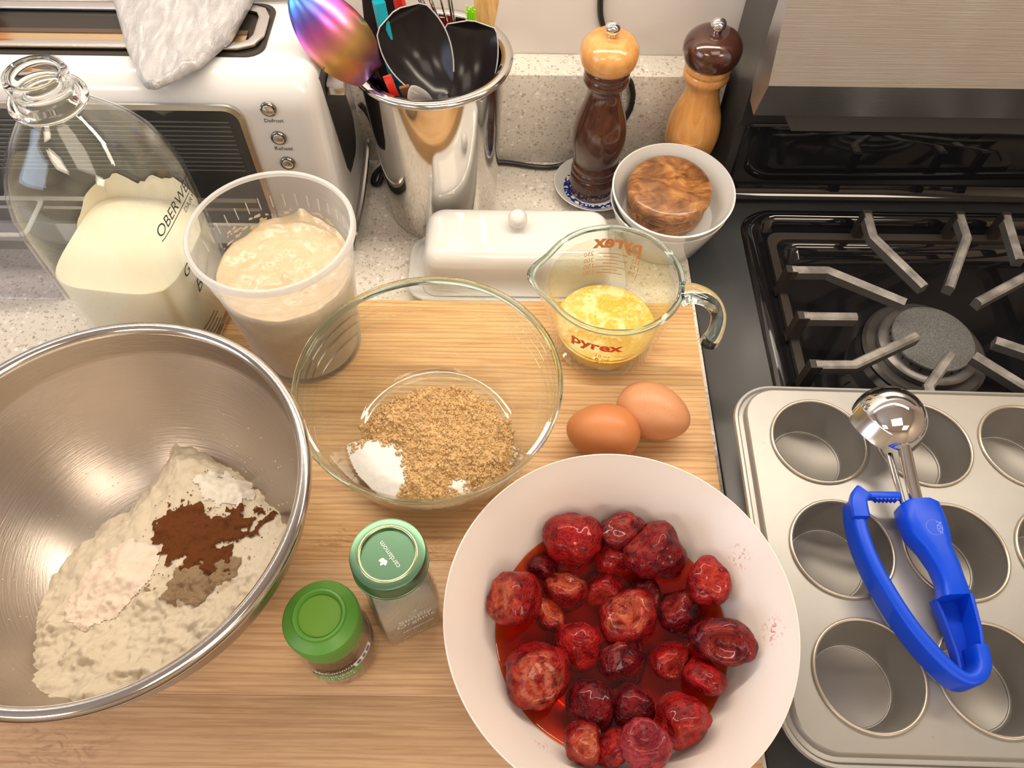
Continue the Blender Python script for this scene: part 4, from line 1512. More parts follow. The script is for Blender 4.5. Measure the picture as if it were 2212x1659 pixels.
# ------------------------------------------------------------------ ramekins and olive-wood salt box
RC = (0.1480, 0.5400)
t = lathe('ramekin', [(0.0, 0.0040), (0.0320, 0.0040), (0.0330, 0.0017), (0.0360, 0.0017), (0.0385, 0.004), (0.0500, 0.034), (0.0548, 0.0480), (0.0554, 0.0505), (0.0545, 0.0512), (0.0530, 0.0495), (0.0480, 0.034), (0.0400, 0.0090), (0.0370, 0.0070), (0.0, 0.0070)], CERAMIC, None, 80, RC)
tag(t, 'lower white ramekin on the worktop, holding the other bowl', 'ramekin')
tilt = radians(5.5)
t = thing('white_bowl', 'small white bowl nested in the ramekin under the wooden box', 'bowl', (RC[0], RC[1], 0.0200), (tilt, 0, 0))
lathe('body', [(0.0, 0.0060), (0.0330, 0.0060), (0.0385, 0.0085), (0.0455, 0.0200), (0.0535, 0.0400), (0.0560, 0.0465), (0.0563, 0.0485), (0.0548, 0.0490), (0.0520, 0.0420), (0.0465, 0.0270), (0.0445, 0.0165), (0.0430, 0.0150), (0.0, 0.0150)], CERAMIC, t, 80, (0, 0), False, 50, True)
t = thing('salt_box', 'round swirly olive wood salt box with lid in the white bowl', 'box', (RC[0] - 0.0020, RC[1] + 0.0045, 0.0364), (tilt, 0, 0))
lathe('box_body', [(0.0, 0.0), (0.0335, 0.0), (0.0365, 0.0015), (0.0372, 0.005), (0.0372, 0.0130), (0.0365, 0.0136), (0.0, 0.0136)], OLIVE, t, 72, (0, 0), False, 50, True)
lathe('lid', [(0.0, 0.0140), (0.0368, 0.0140), (0.0376, 0.0150), (0.0376, 0.0185), (0.0370, 0.0192), (0.0376, 0.0198), (0.0392, 0.0240), (0.0388, 0.0275), (0.0370, 0.0300), (0.0330, 0.0312), (0.0, 0.0318)], OLIVE, t, 72, (0, 0), False, 50, True)

# ------------------------------------------------------------------ butter dish
t = thing('butter_dish', 'long white porcelain butter dish with a knobbed lid', 'butter dish', (0.005, 0.488, 0))
loft('tray', [ring3(rrect(-0.088, 0.100, 0.455, 0.5250, 0.018, 6), 0.0005), ring3(rrect(-0.092, 0.104, 0.4505, 0.5275, 0.020, 6), 0.004), ring3(rrect(-0.0955, 0.1075, 0.4470, 0.5290, 0.022, 6), 0.0110), ring3(rrect(-0.0950, 0.1070, 0.4475, 0.5285, 0.022, 6), 0.0120),
              ring3(rrect(-0.0905, 0.1025, 0.4520, 0.5275, 0.02, 6), 0.0070)], CERAMIC, t, True, True, 50)
lr = [(0.0, 0.0074), (0.0006, 0.0078), (0.0022, 0.030), (0.0030, 0.0400), (0.0040, 0.0450), (0.0060, 0.0495), (0.0090, 0.0528), (0.0130, 0.0547), (0.0180, 0.0555), (0.024, 0.0558)]
lid = loft('lid', [ring3(rrect(-0.0820 + e, 0.0930 - e, 0.4560 + e, 0.5265 - e * 0.55, max(0.004, 0.014 - e * 0.2), 8), z) for e, z in lr], CERAMIC, t, True, True, 180)
lathe('knob', [(0.0, 0.0556), (0.0062, 0.0558), (0.0052, 0.0572), (0.0050, 0.0590)] + [(0.0088 * sin(radians(a)), 0.0660 - 0.0082 * cos(radians(a))) for a in range(40, 171, 10)] + [(0.0, 0.0742)], CERAMIC, lid, 32, (0.0055, 0.4975), False, 60)

# ------------------------------------------------------------------ measuring cup of butter
PC = (0.0785, 0.3920)
t = thing('measuring_cup', 'glass measuring cup with red print and open handle', 'measuring cup', (PC[0], PC[1], 0.03))
rcup = interp([(0.0305, 0.0395), (0.036, 0.0425), (0.10, 0.0535), (0.1115, 0.0553)])


def spout(p, r, a, z):
    d = (a - pi * 1.005)
    d = (d + pi) % (2 * pi) - pi
    w = exp(-(d / 0.30) ** 2) * max(0.0, (z - 0.080) / 0.032) ** 1.5
    k = 1 + w * 0.0120 / r
    return (PC[0] + (p[0] - PC[0]) * k, PC[1] + (p[1] - PC[1]) * k, p[2] + 0.0015 * w)


lathe('cup_wall', [(0.0, 0.0325), (0.0370, 0.0325), (0.0385, 0.0306), (0.0400, 0.0306), (0.0425, 0.0360), (0.0470, 0.0620), (0.0528, 0.096), (0.0545, 0.108),
     (0.0505, 0.108), (0.0490, 0.096), (0.0432, 0.0620), (0.0392, 0.0400), (0.0365, 0.0365), (0.0, 0.0365)], thin_glass('cup_glass', (0.962, 0.98, 0.968), 0.05), t, 96, PC, False, 60, warp=spout)
lathe('rim', [(0.0528 + 0.0025 * cos(a), 0.1095 + 0.0026 * sin(a)) for a in [2 * pi * k / 12 for k in range(12)]], SOLID_GREEN, t, 96, PC, True, 60, warp=spout)
hp = [(0.1315, 0.3790, 0.1060), (0.1385, 0.3780, 0.1085), (0.1480, 0.3755, 0.1070), (0.1560, 0.3725, 0.1010), (0.1605, 0.3690, 0.0910), (0.1605, 0.3650, 0.0790), (0.1570, 0.3615, 0.0680)]
sweep('handle', smooth_path(hp, 6), circ_prof(0.0098, 14, 0.0062), SOLID_GREEN, t, up=(0.6, 0, 0.8), ang=60, scale=lambda u: 1.15 - 0.25 * sin(pi * u))
lathe('fog', [(rcup(z) - 0.0042 - 0.0001, z) for z in (0.056, 0.066, 0.078, 0.088, 0.096, 0.101)], FOGGED, t, 96, PC, False, 60)
for a0, z0, w in ((radians(80), 0.0880, 0.0410), (radians(255), 0.0830, 0.0410)):
    text_on('brand_print', 'pyrex', 0.02, on_cyl(PC, rcup, a0, z0), PRINT_RED, t, w, bold=0.0007)
for k, (z, n, L) in enumerate(((0.0815, '250', 0.026), (0.0782, None, 0.013), (0.0748, '200', 0.026), (0.0715, None, 0.013), (0.0680, '150', 0.026), (0.0648, None, 0.013), (0.0615, '100', 0.022))):
    fn = on_cyl(PC, rcup, radians(84), z)
    uv = [fn(x, q) for x in [-L / 2 + L * j / 8 for j in range(9)] for q in (0, 0.0007)]
    link_mesh('scale_line', uv, [(2 * j, 2 * j + 2, 2 * j + 3, 2 * j + 1) for j in range(8)], PRINT_RED, t, None)
    if n:
        text_on('scale_print', n, 0.004, on_cyl(PC, rcup, radians(84) + 0.38, z - 0.001), PRINT_RED, t, 0.0085)
for z, n in ((0.0785, '225'), (0.0718, '175'), (0.0650, '125')):
    text_on('scale_print', n, 0.004, on_cyl(PC, rcup, radians(84) - 0.42, z - 0.001), PRINT_RED, t, 0.0075)
for z, n in ((0.0720, '10 oz'), (0.0660, '6 oz'), (0.0600, '4 oz')):
    text_on('scale_print', n, 0.004, on_cyl(PC, rcup, radians(262), z), PRINT_RED, t, 0.011)
    fn = on_cyl(PC, rcup, radians(282), z + 0.001)
    uv = [fn(x, q) for x in [-0.008 + 0.002 * j for j in range(9)] for q in (0, 0.0006)]
    link_mesh('scale_line', uv, [(2 * j, 2 * j + 2, 2 * j + 3, 2 * j + 1) for j in range(8)], PRINT_RED, t, None)
# melted butter
rin = interp([(0.0370, 0.0355), (0.0400, 0.0385), (0.062, 0.0425)])
bz = 0.0535
t2 = thing('melted_butter', 'melted yellow butter with white foam in the measuring cup', 'butter', (PC[0], PC[1], 0.037))
lathe('liquid', [(0.0, 0.0372), (0.0350, 0.0372), (0.0382, 0.0405), (rin(bz), bz - 0.0004), (rin(bz) - 0.001, bz), (0.0, bz)], BUTTER_SIDE, t2, 72, PC)


def butter_top(x, y):
    r = hypot(x - PC[0], y - PC[1])
    if r > rin(bz) - 0.0008:
        return None
    foam = max(0.0, fbm(x, y, 55, 3, 4.0) + 0.3 - 6.0 * (y - PC[1] + 0.004))
    return bz + 0.0004 + 0.0012 * min(foam, 0.8) + 0.0003 * fbm(x, y, 300, 2)


height_field('foam_surface', butter_top, PC[0] - 0.045, PC[0] + 0.045, PC[1] - 0.045, PC[1] + 0.045, 0.0008, BUTTER, t2)

# ------------------------------------------------------------------ eggs
def egg(loc, L, Wd, yaw, pitch, mat, label):
    v, f = [], []
    prof = []
    for k in range(25):
        a = pi * k / 24
        x = cos(a)
        r = sin(a) * (1 - 0.12 * x - 0.02 * x * x)
        prof.append((max(r, 0) * Wd / 2 * 1.01, x * L / 2))
    prof[0] = (0.0, prof[0][1])
    prof[-1] = (0.0, prof[-1][1])
    o = lathe('egg', prof, mat, None, 48, (0, 0), False, 180, True)
    o.location = loc
    o.rotation_euler = Vector((cos(yaw) * cos(pitch), sin(yaw) * cos(pitch), sin(pitch))).to_track_quat('Z', 'Y').to_euler()
    return tag(o, label, 'egg', None)


egg((0.1108, 0.3070, 0.0520), 0.0580, 0.0435, radians(-24), 0.0, EGG_B, 'paler brown egg lying behind and right of the other egg')
egg((0.0712, 0.2890, 0.0517), 0.0560, 0.0430, radians(172), 0.0, EGG_A, 'darker orange-brown egg nearest the glass bowl')

# ------------------------------------------------------------------ glass bowl with sugars
GC = (-0.0564, 0.2935)
t = thing('glass_bowl', 'clear glass mixing bowl holding brown and white sugar', 'bowl', (GC[0], GC[1], 0.03))
gl_out = [(0.0, 0.0325), (0.0540, 0.0325), (0.0560, 0.0306), (0.0585, 0.0308), (0.0640, 0.0350), (0.0708, 0.0450), (0.0775, 0.0600), (0.0834, 0.0780), (0.0880, 0.0960), (0.0905, 0.1095)]
gl_in = [(0.0872, 0.1095), (0.0848, 0.0980), (0.0800, 0.0780), (0.0740, 0.0600), (0.0680, 0.0465), (0.0642, 0.0395), (0.0630, 0.0375), (0.0612, 0.0363), (0.0580, 0.0360), (0.0, 0.0360)]
lathe('bowl_wall', gl_out + gl_in, GLASS, t, 112, GC, False, 60)
lathe('rim', [(0.0900, 0.1092), (0.0918, 0.1100), (0.0930, 0.1118), (0.0935, 0.1136), (0.0931, 0.1150), (0.0922, 0.1154), (0.0913, 0.1144), (0.0903, 0.1122)], SOLID_RIM, t, 112, GC, True, 70)
for zz, rr in ((0.1035, 0.0884), (0.0960, 0.0866), (0.0870, 0.0842)):
    lathe('moulded_ring', [(rr + 0.0008 * cos(a), zz + 0.0012 * sin(a)) for a in [2 * pi * k / 8 for k in range(8)]], GLASS_GREEN, t, 112, GC, True, 70)
lathe('foot_ring', [(0.0572 + 0.0012 * cos(a), 0.0338 + 0.0012 * sin(a)) for a in [2 * pi * k / 8 for k in range(8)]], GLASS_GREEN, t, 96, GC, True, 70)
gz = interp([(r, z) for r, z in sorted(gl_in)])


def white_sugar(x, y):
    dx, dy = x - GC[0], y - GC[1]
    r = hypot(dx, dy)
    base = gz(r) + 0.0008
    # smooth mound, highest front-left
    h = 0.0535 + 0.0035 * exp(-((dx + 0.020) ** 2 + (dy + 0.030) ** 2) / 0.0012) - 5.0 * max(0.0, r - 0.054) ** 1.5 + 0.04 * (-dy - 0.02) - 0.03 * dx
    h += 0.0004 * fbm(x, y, 200, 3)
    if dy > 0.010 or (r > 0.048 and dy > -0.016):
        return None
    if h < base + 0.0003:
        return None
    return h


wsug = height_field('white_sugar', white_sugar, GC[0] - 0.075, GC[0] + 0.075, GC[1] - 0.075, GC[1] + 0.075, 0.0010, WHITE_SUGAR)
tag(wsug, 'smooth white granulated sugar mound at the glass bowl front', 'sugar', None, 'stuff')


def bs_mask(x, y):
    dx, dy = x - GC[0], y - GC[1]
    m = 0.0590 - hypot((dx - 0.002) * 0.98, (dy + 0.022))
    # bare white patch at the front left, a tongue of brown to its right
    m = min(m, hypot(dx + 0.044, dy + 0.046) - 0.0290)
    m = max(m, 0.020 - hypot(dx - 0.002, dy + 0.050))
    m = min(m, hypot(dx - 0.020, dy + 0.052) - 0.0060)
    return m + 0.0065 * fbm(x, y, 85, 4, 1.0)


def brown_sugar(x, y):
    m = bs_mask(x, y)
    dx, dy = x - GC[0], y - GC[1]
    r = hypot(dx, dy)
    if m < 0.0 or r > 0.071:
        return None
    w = white_sugar(x, y) or 0.0
    base = gz(r) + 0.0010
    h = max(w - 0.0003, base, 0.0475 - 2.5 * max(0.0, r - 0.047) ** 1.5 if dy > -0.02 else 0.0)
    h += min(1.0, m / 0.012) * (0.0045 + 0.0060 * exp(-((dx + 0.020) ** 2 + (dy - 0.012) ** 2) / 0.0006))
    h += min(1.0, m / 0.004) * (0.0034 * fbm(x, y, 95, 3, 2.0) + 0.0032 * abs(fbm(x, y, 260, 4, 7.0)))
    return max(h, base)


bsug = height_field('brown_sugar', brown_sugar, GC[0] - 0.075, GC[0] + 0.075, GC[1] - 0.075, GC[1] + 0.075, 0.0007, BROWN_SUGAR)
tag(bsug, 'crumbly light brown sugar heaped over the white sugar', 'sugar', None, 'stuff')
# loose crumbs
random.seed(11)
cv, cf = [], []
for k in range(7000):
    a, r = random.uniform(0, 2 * pi), 0.066 * sqrt(random.random())
    x, y = GC[0] + r * cos(a), GC[1] + r * sin(a)
    m = bs_mask(x, y)
    if m < -0.003:
        continue
    z = brown_sugar(x, y) or white_sugar(x, y)
    if z is None:
        continue
    s0 = random.uniform(0.0005, 0.0013) * (1.9 if random.random() < 0.05 else 1)
    b0 = len(cv)
    for q in ((1, 0, 0), (-1, 0, 0), (0, 1, 0), (0, -1, 0), (0, 0, 1), (0, 0, -1)):
        cv.append((x + q[0] * s0 * random.uniform(.7, 1.3), y + q[1] * s0 * random.uniform(.7, 1.3), z + s0 * 0.4 + q[2] * s0 * random.uniform(.7, 1.2)))
    cf += [(b0 + i, b0 + j, b0 + k2) for i, j, k2 in ((0, 2, 4), (2, 1, 4), (1, 3, 4), (3, 0, 4), (2, 0, 5), (1, 2, 5), (3, 1, 5), (0, 3, 5))]
cr = link_mesh('sugar_crumbs', cv, cf, BROWN_SUGAR, None, 180)
tag(cr, 'loose moist crumbs scattered over the brown sugar', 'sugar', None, 'stuff')

# ------------------------------------------------------------------ steel bowl with flour
SB = (-0.2400, 0.1900)
STEEL_BOWL = m_radial_steel('satin_bowl_steel', (0.50, 0.445, 0.395), 0.30, *SB)
t = thing('steel_bowl', 'large stainless steel mixing bowl holding flour and spices', 'bowl', (SB[0], SB[1], 0.03))


def steel_z(r):
    return 0.0325 + 0.0895 * (r / 0.1155) ** 3.4


inn = [(0.1155 * k / 22, steel_z(0.1155 * k / 22)) for k in range(23)]
oput = [(r * 0.995 + 0.0018, z - 0.0014) for r, z in inn if z > 0.0334]
lathe('bowl_wall', [(0.0, 0.0306), (0.040, 0.0306)] + [(r + 0.0014, z - 0.0012) for r, z in inn if z > 0.0385] + [(0.1172, 0.1225), (0.1195, 0.1460), (0.1185, 0.1465), (0.1166, 0.1275), (0.1163, 0.1235)] + inn[::-1], STEEL_BOWL, t, 128, SB, False, 40)
lathe('rolled_rim', [(0.1160, 0.1462), (0.1164, 0.1488), (0.1188, 0.1510), (0.1222, 0.1508), (0.1243, 0.1482), (0.1240, 0.1446), (0.1220, 0.1430), (0.1203, 0.1446)], STEEL_RIM, t, 128, SB, True, 70)


FPOLY = [(-.2446, .2705), (-.2242, .2664), (-.2022, .2549), (-.1779, .2357), (-.1550, .2110), (-.1395, .1850), (-.1450, .1480), (-.1650, .1150), (-.2000, .0930), (-.2360, .0830),
         (-.2605, .0895), (-.2778, .0985), (-.2977, .1285), (-.3074, .1547), (-.3080, .1755), (-.3041, .1917), (-.2879, .2164), (-.2724, .2313), (-.2674, .2413)]


def poly_dist(x, y, P):
    """signed distance to a closed outline, positive inside"""
    best, ins = 1e9, False
    n = len(P)
    for k in range(n):
        ax_, ay_ = P[k]
        bx_, by_ = P[(k + 1) % n]
        ux, uy = bx_ - ax_, by_ - ay_
        wx, wy = x - ax_, y - ay_
        tq = max(0.0, min(1.0, (wx * ux + wy * uy) / (ux * ux + uy * uy)))
        best = min(best, hypot(wx - ux * tq, wy - uy * tq))
        if (ay_ > y) != (by_ > y) and x < ax_ + (y - ay_) * ux / uy:
            ins = not ins
    return best if ins else -best


FC = {}


def flour(x, y):
    key = (round(x, 5), round(y, 5))
    if key in FC:
        return FC[key]
    dx, dy = x - SB[0], y - SB[1]
    r = hypot(dx, dy)
    z = None
    if r < 0.1135:
        d = poly_dist(x, y, FPOLY) + 0.0030 * fbm(x, y, 90, 3, 6.0)
        if -0.0028 < d <= 0:
            z = steel_z(r) - 0.0007
        elif d > 0:
            h = 0.034 * (1 - exp(-d / 0.022))
            e = min(1.0, d / 0.012)
            h += e * (0.0035 * fbm(x, y, 34, 4, 3.0) + 0.0016 * fbm(x, y, 120, 3))
            h += 0.005 * e * exp(-((dx - 0.030) ** 2 + (dy - 0.045) ** 2) / 0.0008)
            lump = max(0.0, min(1.0, (-dy + 0.3 * dx - 0.012) / 0.03)) * e
            h += lump * (0.0065 * max(0.0, fbm(x, y, 62, 3, 9.0)) + 0.0045 * max(0.0, fbm(x, y, 130, 3, 5.0)) + 0.0018 * fbm(x, y, 300, 2))
            z = steel_z(r) - 0.0005 + min(1.0, d / 0.003) * 0.0008 + max(0.0, h)
    FC[key] = z
    return z


fl = height_field('flour', flour, SB[0] - 0.115, SB[0] + 0.115, SB[1] - 0.115, SB[1] + 0.115, 0.0011, FLOUR)
tag(fl, 'lumpy cream coloured flour banked in the steel bowl', 'flour', None, 'stuff')


def patch(name, mask, thick, mat, step, bumpy, bb, soft=0.006):
    def fn(x, y):
        m = mask(x, y)
        if m < 0:
            return None
        z = flour(x, y)
        if z is None:
            return None
        return z + min(1.0, m / soft) * thick + 0.0004 + bumpy * fbm(x, y, 220, 3, 3.0) * min(1.0, m / 0.003)
    return height_field(name, fn, *bb, step, mat)


def blob(cx, cy, rx, ry, ang, jit, s, z):
    def fn(x, y):
        dx, dy = x - cx, y - cy
        u = dx * cos(ang) + dy * sin(ang)
        v = -dx * sin(ang) + dy * cos(ang)
        return (1 - hypot(u / rx, v / ry)) * min(rx, ry) + jit * fbm(x, y, s, 4, z)
    return fn


sa = patch('salt', blob(-0.2570, 0.1640, 0.034, 0.023, 1.0, 0.004, 60, 1.0), 0.0060, SALT, 0.0010, 0.0005, (-0.31, -0.20, 0.12, 0.22), 0.018)
tag(sa, 'pale pinkish mound of salt on the left of the flour', 'salt', None, 'stuff')
bp = patch('baking_powder', blob(-0.1990, 0.2330, 0.020, 0.013, -0.3, 0.006, 90, 4.0), 0.0030, WHITE_POWDER, 0.0010, 0.0008, (-0.24, -0.16, 0.19, 0.26))
tag(bp, 'white baking powder clump on the flour above the cinnamon', 'baking powder', None, 'stuff')
c1 = blob(-0.2180, 0.2020, 0.023, 0.019, -0.2, 0.010, 95, 7.0)
c2 = blob(-0.1850, 0.2060, 0.022, 0.012, 0.3, 0.014, 120, 8.0)
c3 = blob(-0.2030, 0.1830, 0.025, 0.012, -0.3, 0.010, 110, 9.0)
ci = patch('cinnamon', lambda x, y: max(c1(x, y), c2(x, y), c3(x, y)), 0.0022, CINNAMON, 0.0008, 0.0009, (-0.26, -0.15, 0.16, 0.235))
tag(ci, 'dark brown ground cinnamon spilled over the flour', 'cinnamon', None, 'stuff')
gs = patch('ground_spice', lambda x, y: min(blob(-0.1985, 0.1660, 0.027, 0.015, 0.3, 0.008, 110, 2.0)(x, y), 0.0035 - max(c1(x, y), c2(x, y), c3(x, y))), 0.0018, SPICE, 0.0008, 0.0009, (-0.25, -0.15, 0.14, 0.20))
tag(gs, 'grey-brown ground spice patch in front of the cinnamon', 'spice', None, 'stuff')
# powder dust specks on the flour and bowl
random.seed(5)
for nm, mat, n, lab, cx, cy, sp in (('flour_dust', FLOUR, 420, 'flour dust specks on the bare steel bowl wall', -0.245, 0.205, 0.055), ('cinnamon_dust', CINNAMON, 200, 'scattered cinnamon specks over the pale flour', -0.200, 0.207, 0.022)):
    cv, cf = [], []
    for k in range(n):
        x, y = random.gauss(cx, sp), random.gauss(cy, sp)
        r = hypot(x - SB[0], y - SB[1])
        if r > 0.108:
            continue
        z = flour(x, y)
        if nm == 'flour_dust':
            if z is not None or poly_dist(x, y, FPOLY) < -0.03:
                continue
            z = steel_z(r) + 0.0007
        if z is None:
            continue
        s0 = random.uniform(0.0002, 0.0007)
        b0 = len(cv)
        for q in ((1, 0, 0), (-1, 0, 0), (0, 1, 0), (0, -1, 0), (0, 0, 1)):
            cv.append((x + q[0] * s0, y + q[1] * s0, z + 0.0004 + max(0, q[2]) * s0 + (0.0 if nm == 'flour_dust' else 0.0006)))
        cf += [(b0, b0 + 2, b0 + 4), (b0 + 2, b0 + 1, b0 + 4), (b0 + 1, b0 + 3, b0 + 4), (b0 + 3, b0, b0 + 4)]
    tag(link_mesh(nm, cv, cf, mat, None, 180), lab, 'dust', None, 'stuff')

# ------------------------------------------------------------------ white bowl of roasted strawberries
WB = (0.0677, 0.1388)
t = thing('strawberry_bowl', 'wide cream-white bowl of roasted strawberries in red syrup', 'bowl', (WB[0], WB[1], 0.03))


def m_bowl():
    tt = NT('stained_melamine')
    v = tt.coords()
    nz = tt.noise(v, 420, 3)
    c = (0.80, 0.735, 0.70)
    col = None
    for (x, y, z), rad in (((0.1530, 0.1820, 0.080), 0.012), ((0.1640, 0.1320, 0.084), 0.012), ((0.0200, 0.0660, 0.066), 0.008)):
        sub = tt.n('VectorMath', operation='DISTANCE')
        tt.put(sub.inputs[0], v)
        sub.inputs[1].default_value = (x, y, z)
        near = tt.val(sub.outputs['Value'], 1.0, 0.0, 0.0, rad)
        f = tt.math('MULTIPLY', near, tt.val(nz, 0.0, 1.0, 0.55, 0.62))
        col = tt.mixc(f, c if col is None else col, (0.55, 0.10, 0.09))
    return tt.done(tt.pbr(col, 0.28))


bin_ = [(0.0, 0.0345), (0.050, 0.0350), (0.0620, 0.0400), (0.0700, 0.0470), (0.0760, 0.0550), (0.0830, 0.0665), (0.0920, 0.0810), (0.1000, 0.0935), (0.1038, 0.0985)]
bout = [(0.1058, 0.1002), (0.1060, 0.0985), (0.1025, 0.0935), (0.0945, 0.0805), (0.0855, 0.0660), (0.0780, 0.0530), (0.0700, 0.0430), (0.0600, 0.0355), (0.0570, 0.0305), (0.0540, 0.0305), (0.0, 0.0308)]
lathe('bowl_wall', bin_ + [(0.1050, 0.1004)] + bout, m_bowl(), t, 128, WB, False, 60)
SY = 0.0550
wz = interp(bin_)
sy = lathe('strawberry_syrup', [(0.0, 0.0352), (0.0495, 0.0357), (0.0614, 0.0407), (0.0693, 0.0476), (0.0752, SY - 0.0002), (0.0748, SY + 0.0006), (0.0735, SY), (0.0, SY)], SYRUP, None, 128, WB)
tag(sy, 'clear red-orange syrup pooled around the strawberries', 'syrup')


def berry(loc, R, L, hull, kind, label, seed, dimple=0.18, wr=1.0):
    n, m = 30, 44
    v, f, at = [], [], []
    for i in range(n + 1):
        s = i / n
        ph = pi * s
        a = -cos(ph) * L / 2 + dimple * R * exp(-(ph / 0.30) ** 2)
        rr = R * max(0.0, sin(ph)) ** 0.80 * (1 + 0.30 * cos(ph)) * 0.97
        h = max(0.0, 1.0 - (ph / 0.80) ** 2) ** 0.6
        for j in range(m if 0 < i < n else 1):
            th = 2 * pi * j / m
            p = Vector((rr * cos(th), rr * sin(th), a))
            d = 1 + wr * (0.26 * noise.noise(p / R * 1.1 + Vector((seed, 0, 0))) + 0.085 * noise.noise(p / R * 3.0 + Vector((0, seed, 0))) + 0.030 * noise.noise(p / R * 7.5 + Vector((0, 0, seed))))
            p = Vector((p.x * d, p.y * d * (0.86 + 0.14 * sin(seed)), p.z * (0.5 + 0.5 * d)))
            v.append(tuple(p))
            at.append(h)
    idx = []
    k = 0
    for i in range(n + 1):
        c = m if 0 < i < n else 1
        idx.append(list(range(k, k + c)))
        k += c
    for i in range(n):
        a, b = idx[i], idx[i + 1]
        for j in range(m):
            jj = (j + 1) % m
            if len(a) == 1:
                f.append((a[0], b[j], b[jj]))
            elif len(b) == 1:
                f.append((a[j], b[0], a[jj]))
            else:
                f.append((a[j], b[j], b[jj], a[jj]))
    bm = recalc(v, f)
    me = bpy.data.meshes.new('strawberry')
    bm.to_mesh(me)
    bm.free()
    ga = me.attributes.new('hull', 'FLOAT', 'POINT')
    ga.data.foreach_set('value', at)
    o = link_me('strawberry', me, BERRY[kind], None, 180, True)
    q = (-Vector(hull)).normalized().to_track_quat('Z', 'Y')
    # seat it on the bowl's inner surface, sliding along the line of sight of its spot
    R3 = q.to_matrix()
    vr = [R3 @ Vector(p) for p in v]
    x, y, zc = loc
    for _ in range(4):
        zc = max(zc - 0.004, max(wz(hypot(x + p.x - WB[0], y + p.y - WB[1])) + 0.0004 - p.z for p in vr if p.z < 0.004))
        k = (0.56 - zc - 0.004) / (0.56 - 0.062)
        x, y = loc[0] * k, loc[1] * k
    zc = max(wz(hypot(x + p.x - WB[0], y + p.y - WB[1])) + 0.0004 - p.z for p in vr if p.z < 0.004)
    o.location = (x, y, zc)
    o.rotation_euler = q.to_euler()
    return tag(o, label, 'strawberry', 'roasted strawberries in the white bowl')


BERRIES = [
    ((0.0467, 0.1992), 0.0186, 0.0371, (-0.2, 0.5, -0.6), 'red', 'big plain red strawberry at the back left of the syrup'),
    ((0.0763, 0.2069), 0.0154, 0.0282, (0.1, -0.2, 0.9), 'dark', 'wrinkled flattened strawberry touching the bowl back wall'),
    ((0.1028, 0.1909), 0.0192, 0.0366, (-0.5, 0.3, 0.55), 'dark', 'large dark maroon strawberry with a pale scar, back right'),
    ((0.1327, 0.1710), 0.0152, 0.0285, (0.3, -0.1, 0.9), 'red', 'bright red strawberry stranded on the right bowl wall'),
    ((0.0237, 0.1797), 0.0099, 0.0192, (0.1, 0.3, -0.6), 'dark', 'small dark strawberry left of the big plain red one'),
    ((0.0062, 0.1589), 0.0171, 0.0312, (-0.65, -0.1, 0.6), 'pale', 'leftmost large strawberry with a pale pink cut side'),
    ((0.0383, 0.1623), 0.0143, 0.0285, (0.0, 0.3, 0.8), 'pale', 'glossy light red strawberry with whitish shoulder'),
    ((0.0711, 0.1860), 0.0143, 0.0248, (0.4, 0.5, 0.2), 'red', 'upper lumpy strawberry of the pair at the bowl middle back'),
    ((0.0653, 0.1669), 0.0136, 0.0260, (-0.1, -0.4, 0.3), 'red', 'lower rough strawberry of the pair at the bowl middle back'),
    ((0.0929, 0.1610), 0.0120, 0.0210, (-0.3, -0.2, 0.75), 'dark', 'small dark strawberry below the large maroon one'),
    ((0.1145, 0.1488), 0.0135, 0.0306, (-0.5, 0.3, 0.6), 'dark', 'dark strawberry with torn pale top, right of centre'),
    ((0.0262, 0.1473), 0.0120, 0.0216, (0.2, 0.2, 0.85), 'pale', 'small torn strawberry half behind the leftmost large one'),
    ((0.0793, 0.1466), 0.0168, 0.0336, (-0.35, 0.05, 0.9), 'pale', 'cut-open strawberry showing orange flesh at the centre'),
    ((0.1383, 0.1346), 0.0174, 0.0319, (-0.1, -0.45, 0.75), 'dark', 'rightmost large strawberry with a starry hull scar'),
    ((0.0453, 0.1302), 0.0159, 0.0313, (-0.3, -0.2, -0.8), 'red', 'round matte red strawberry left of the centre'),
    ((0.0738, 0.1200), 0.0148, 0.0302, (-0.5, 0.6, 0.4), 'dark', 'dark purple strawberry with a torn pink top, centre front'),
    ((0.1024, 0.1214), 0.0139, 0.0290, (0.15, -0.5, 0.75), 'red', 'smooth red strawberry with an orange blotch, ringed by syrup'),
    ((0.0181, 0.1114), 0.0194, 0.0342, (0.15, -0.35, 0.9), 'pale', 'largest strawberry with a broad cut face, front left'),
    ((0.1241, 0.1097), 0.0133, 0.0278, (0.1, 0.3, -0.6), 'red', 'strawberry under the rightmost large one, at the syrup edge'),
    ((0.0533, 0.0921), 0.0140, 0.0297, (-0.2, 0.6, -0.3), 'dark', 'dark maroon strawberry left of the pair in front'),
    ((0.0781, 0.0928), 0.0140, 0.0263, (-0.5, 0.1, -0.5), 'dark', 'rosy round strawberry in the middle of the front row'),
    ((0.1059, 0.0881), 0.0154, 0.0325, (0.2, -0.6, 0.4), 'red', 'glossy bright red strawberry at the front right'),
    ((0.0452, 0.0730), 0.0112, 0.0218, (0.2, -0.3, 0.85), 'pale', 'small light red strawberry at the front left edge'),
    ((0.0650, 0.0691), 0.0113, 0.0221, (-0.3, 0.3, -0.6), 'red', 'middle strawberry of the three nearest the camera'),
    ((0.0831, 0.0703), 0.0134, 0.0297, (-0.1, 0.3, 0.85), 'pink', 'pinkish strawberry with a dark hull hole, nearest the camera'),
]
for k, ((x, y), R, L, hull, kind, label) in enumerate(BERRIES):
    berry((x, y, 0.0560), R * 1.04, L * 1.06, hull, kind, label, 3.7 * k + 1.3, 0.55 if 'cut-open' in label or 'hull' in label else 0.2)

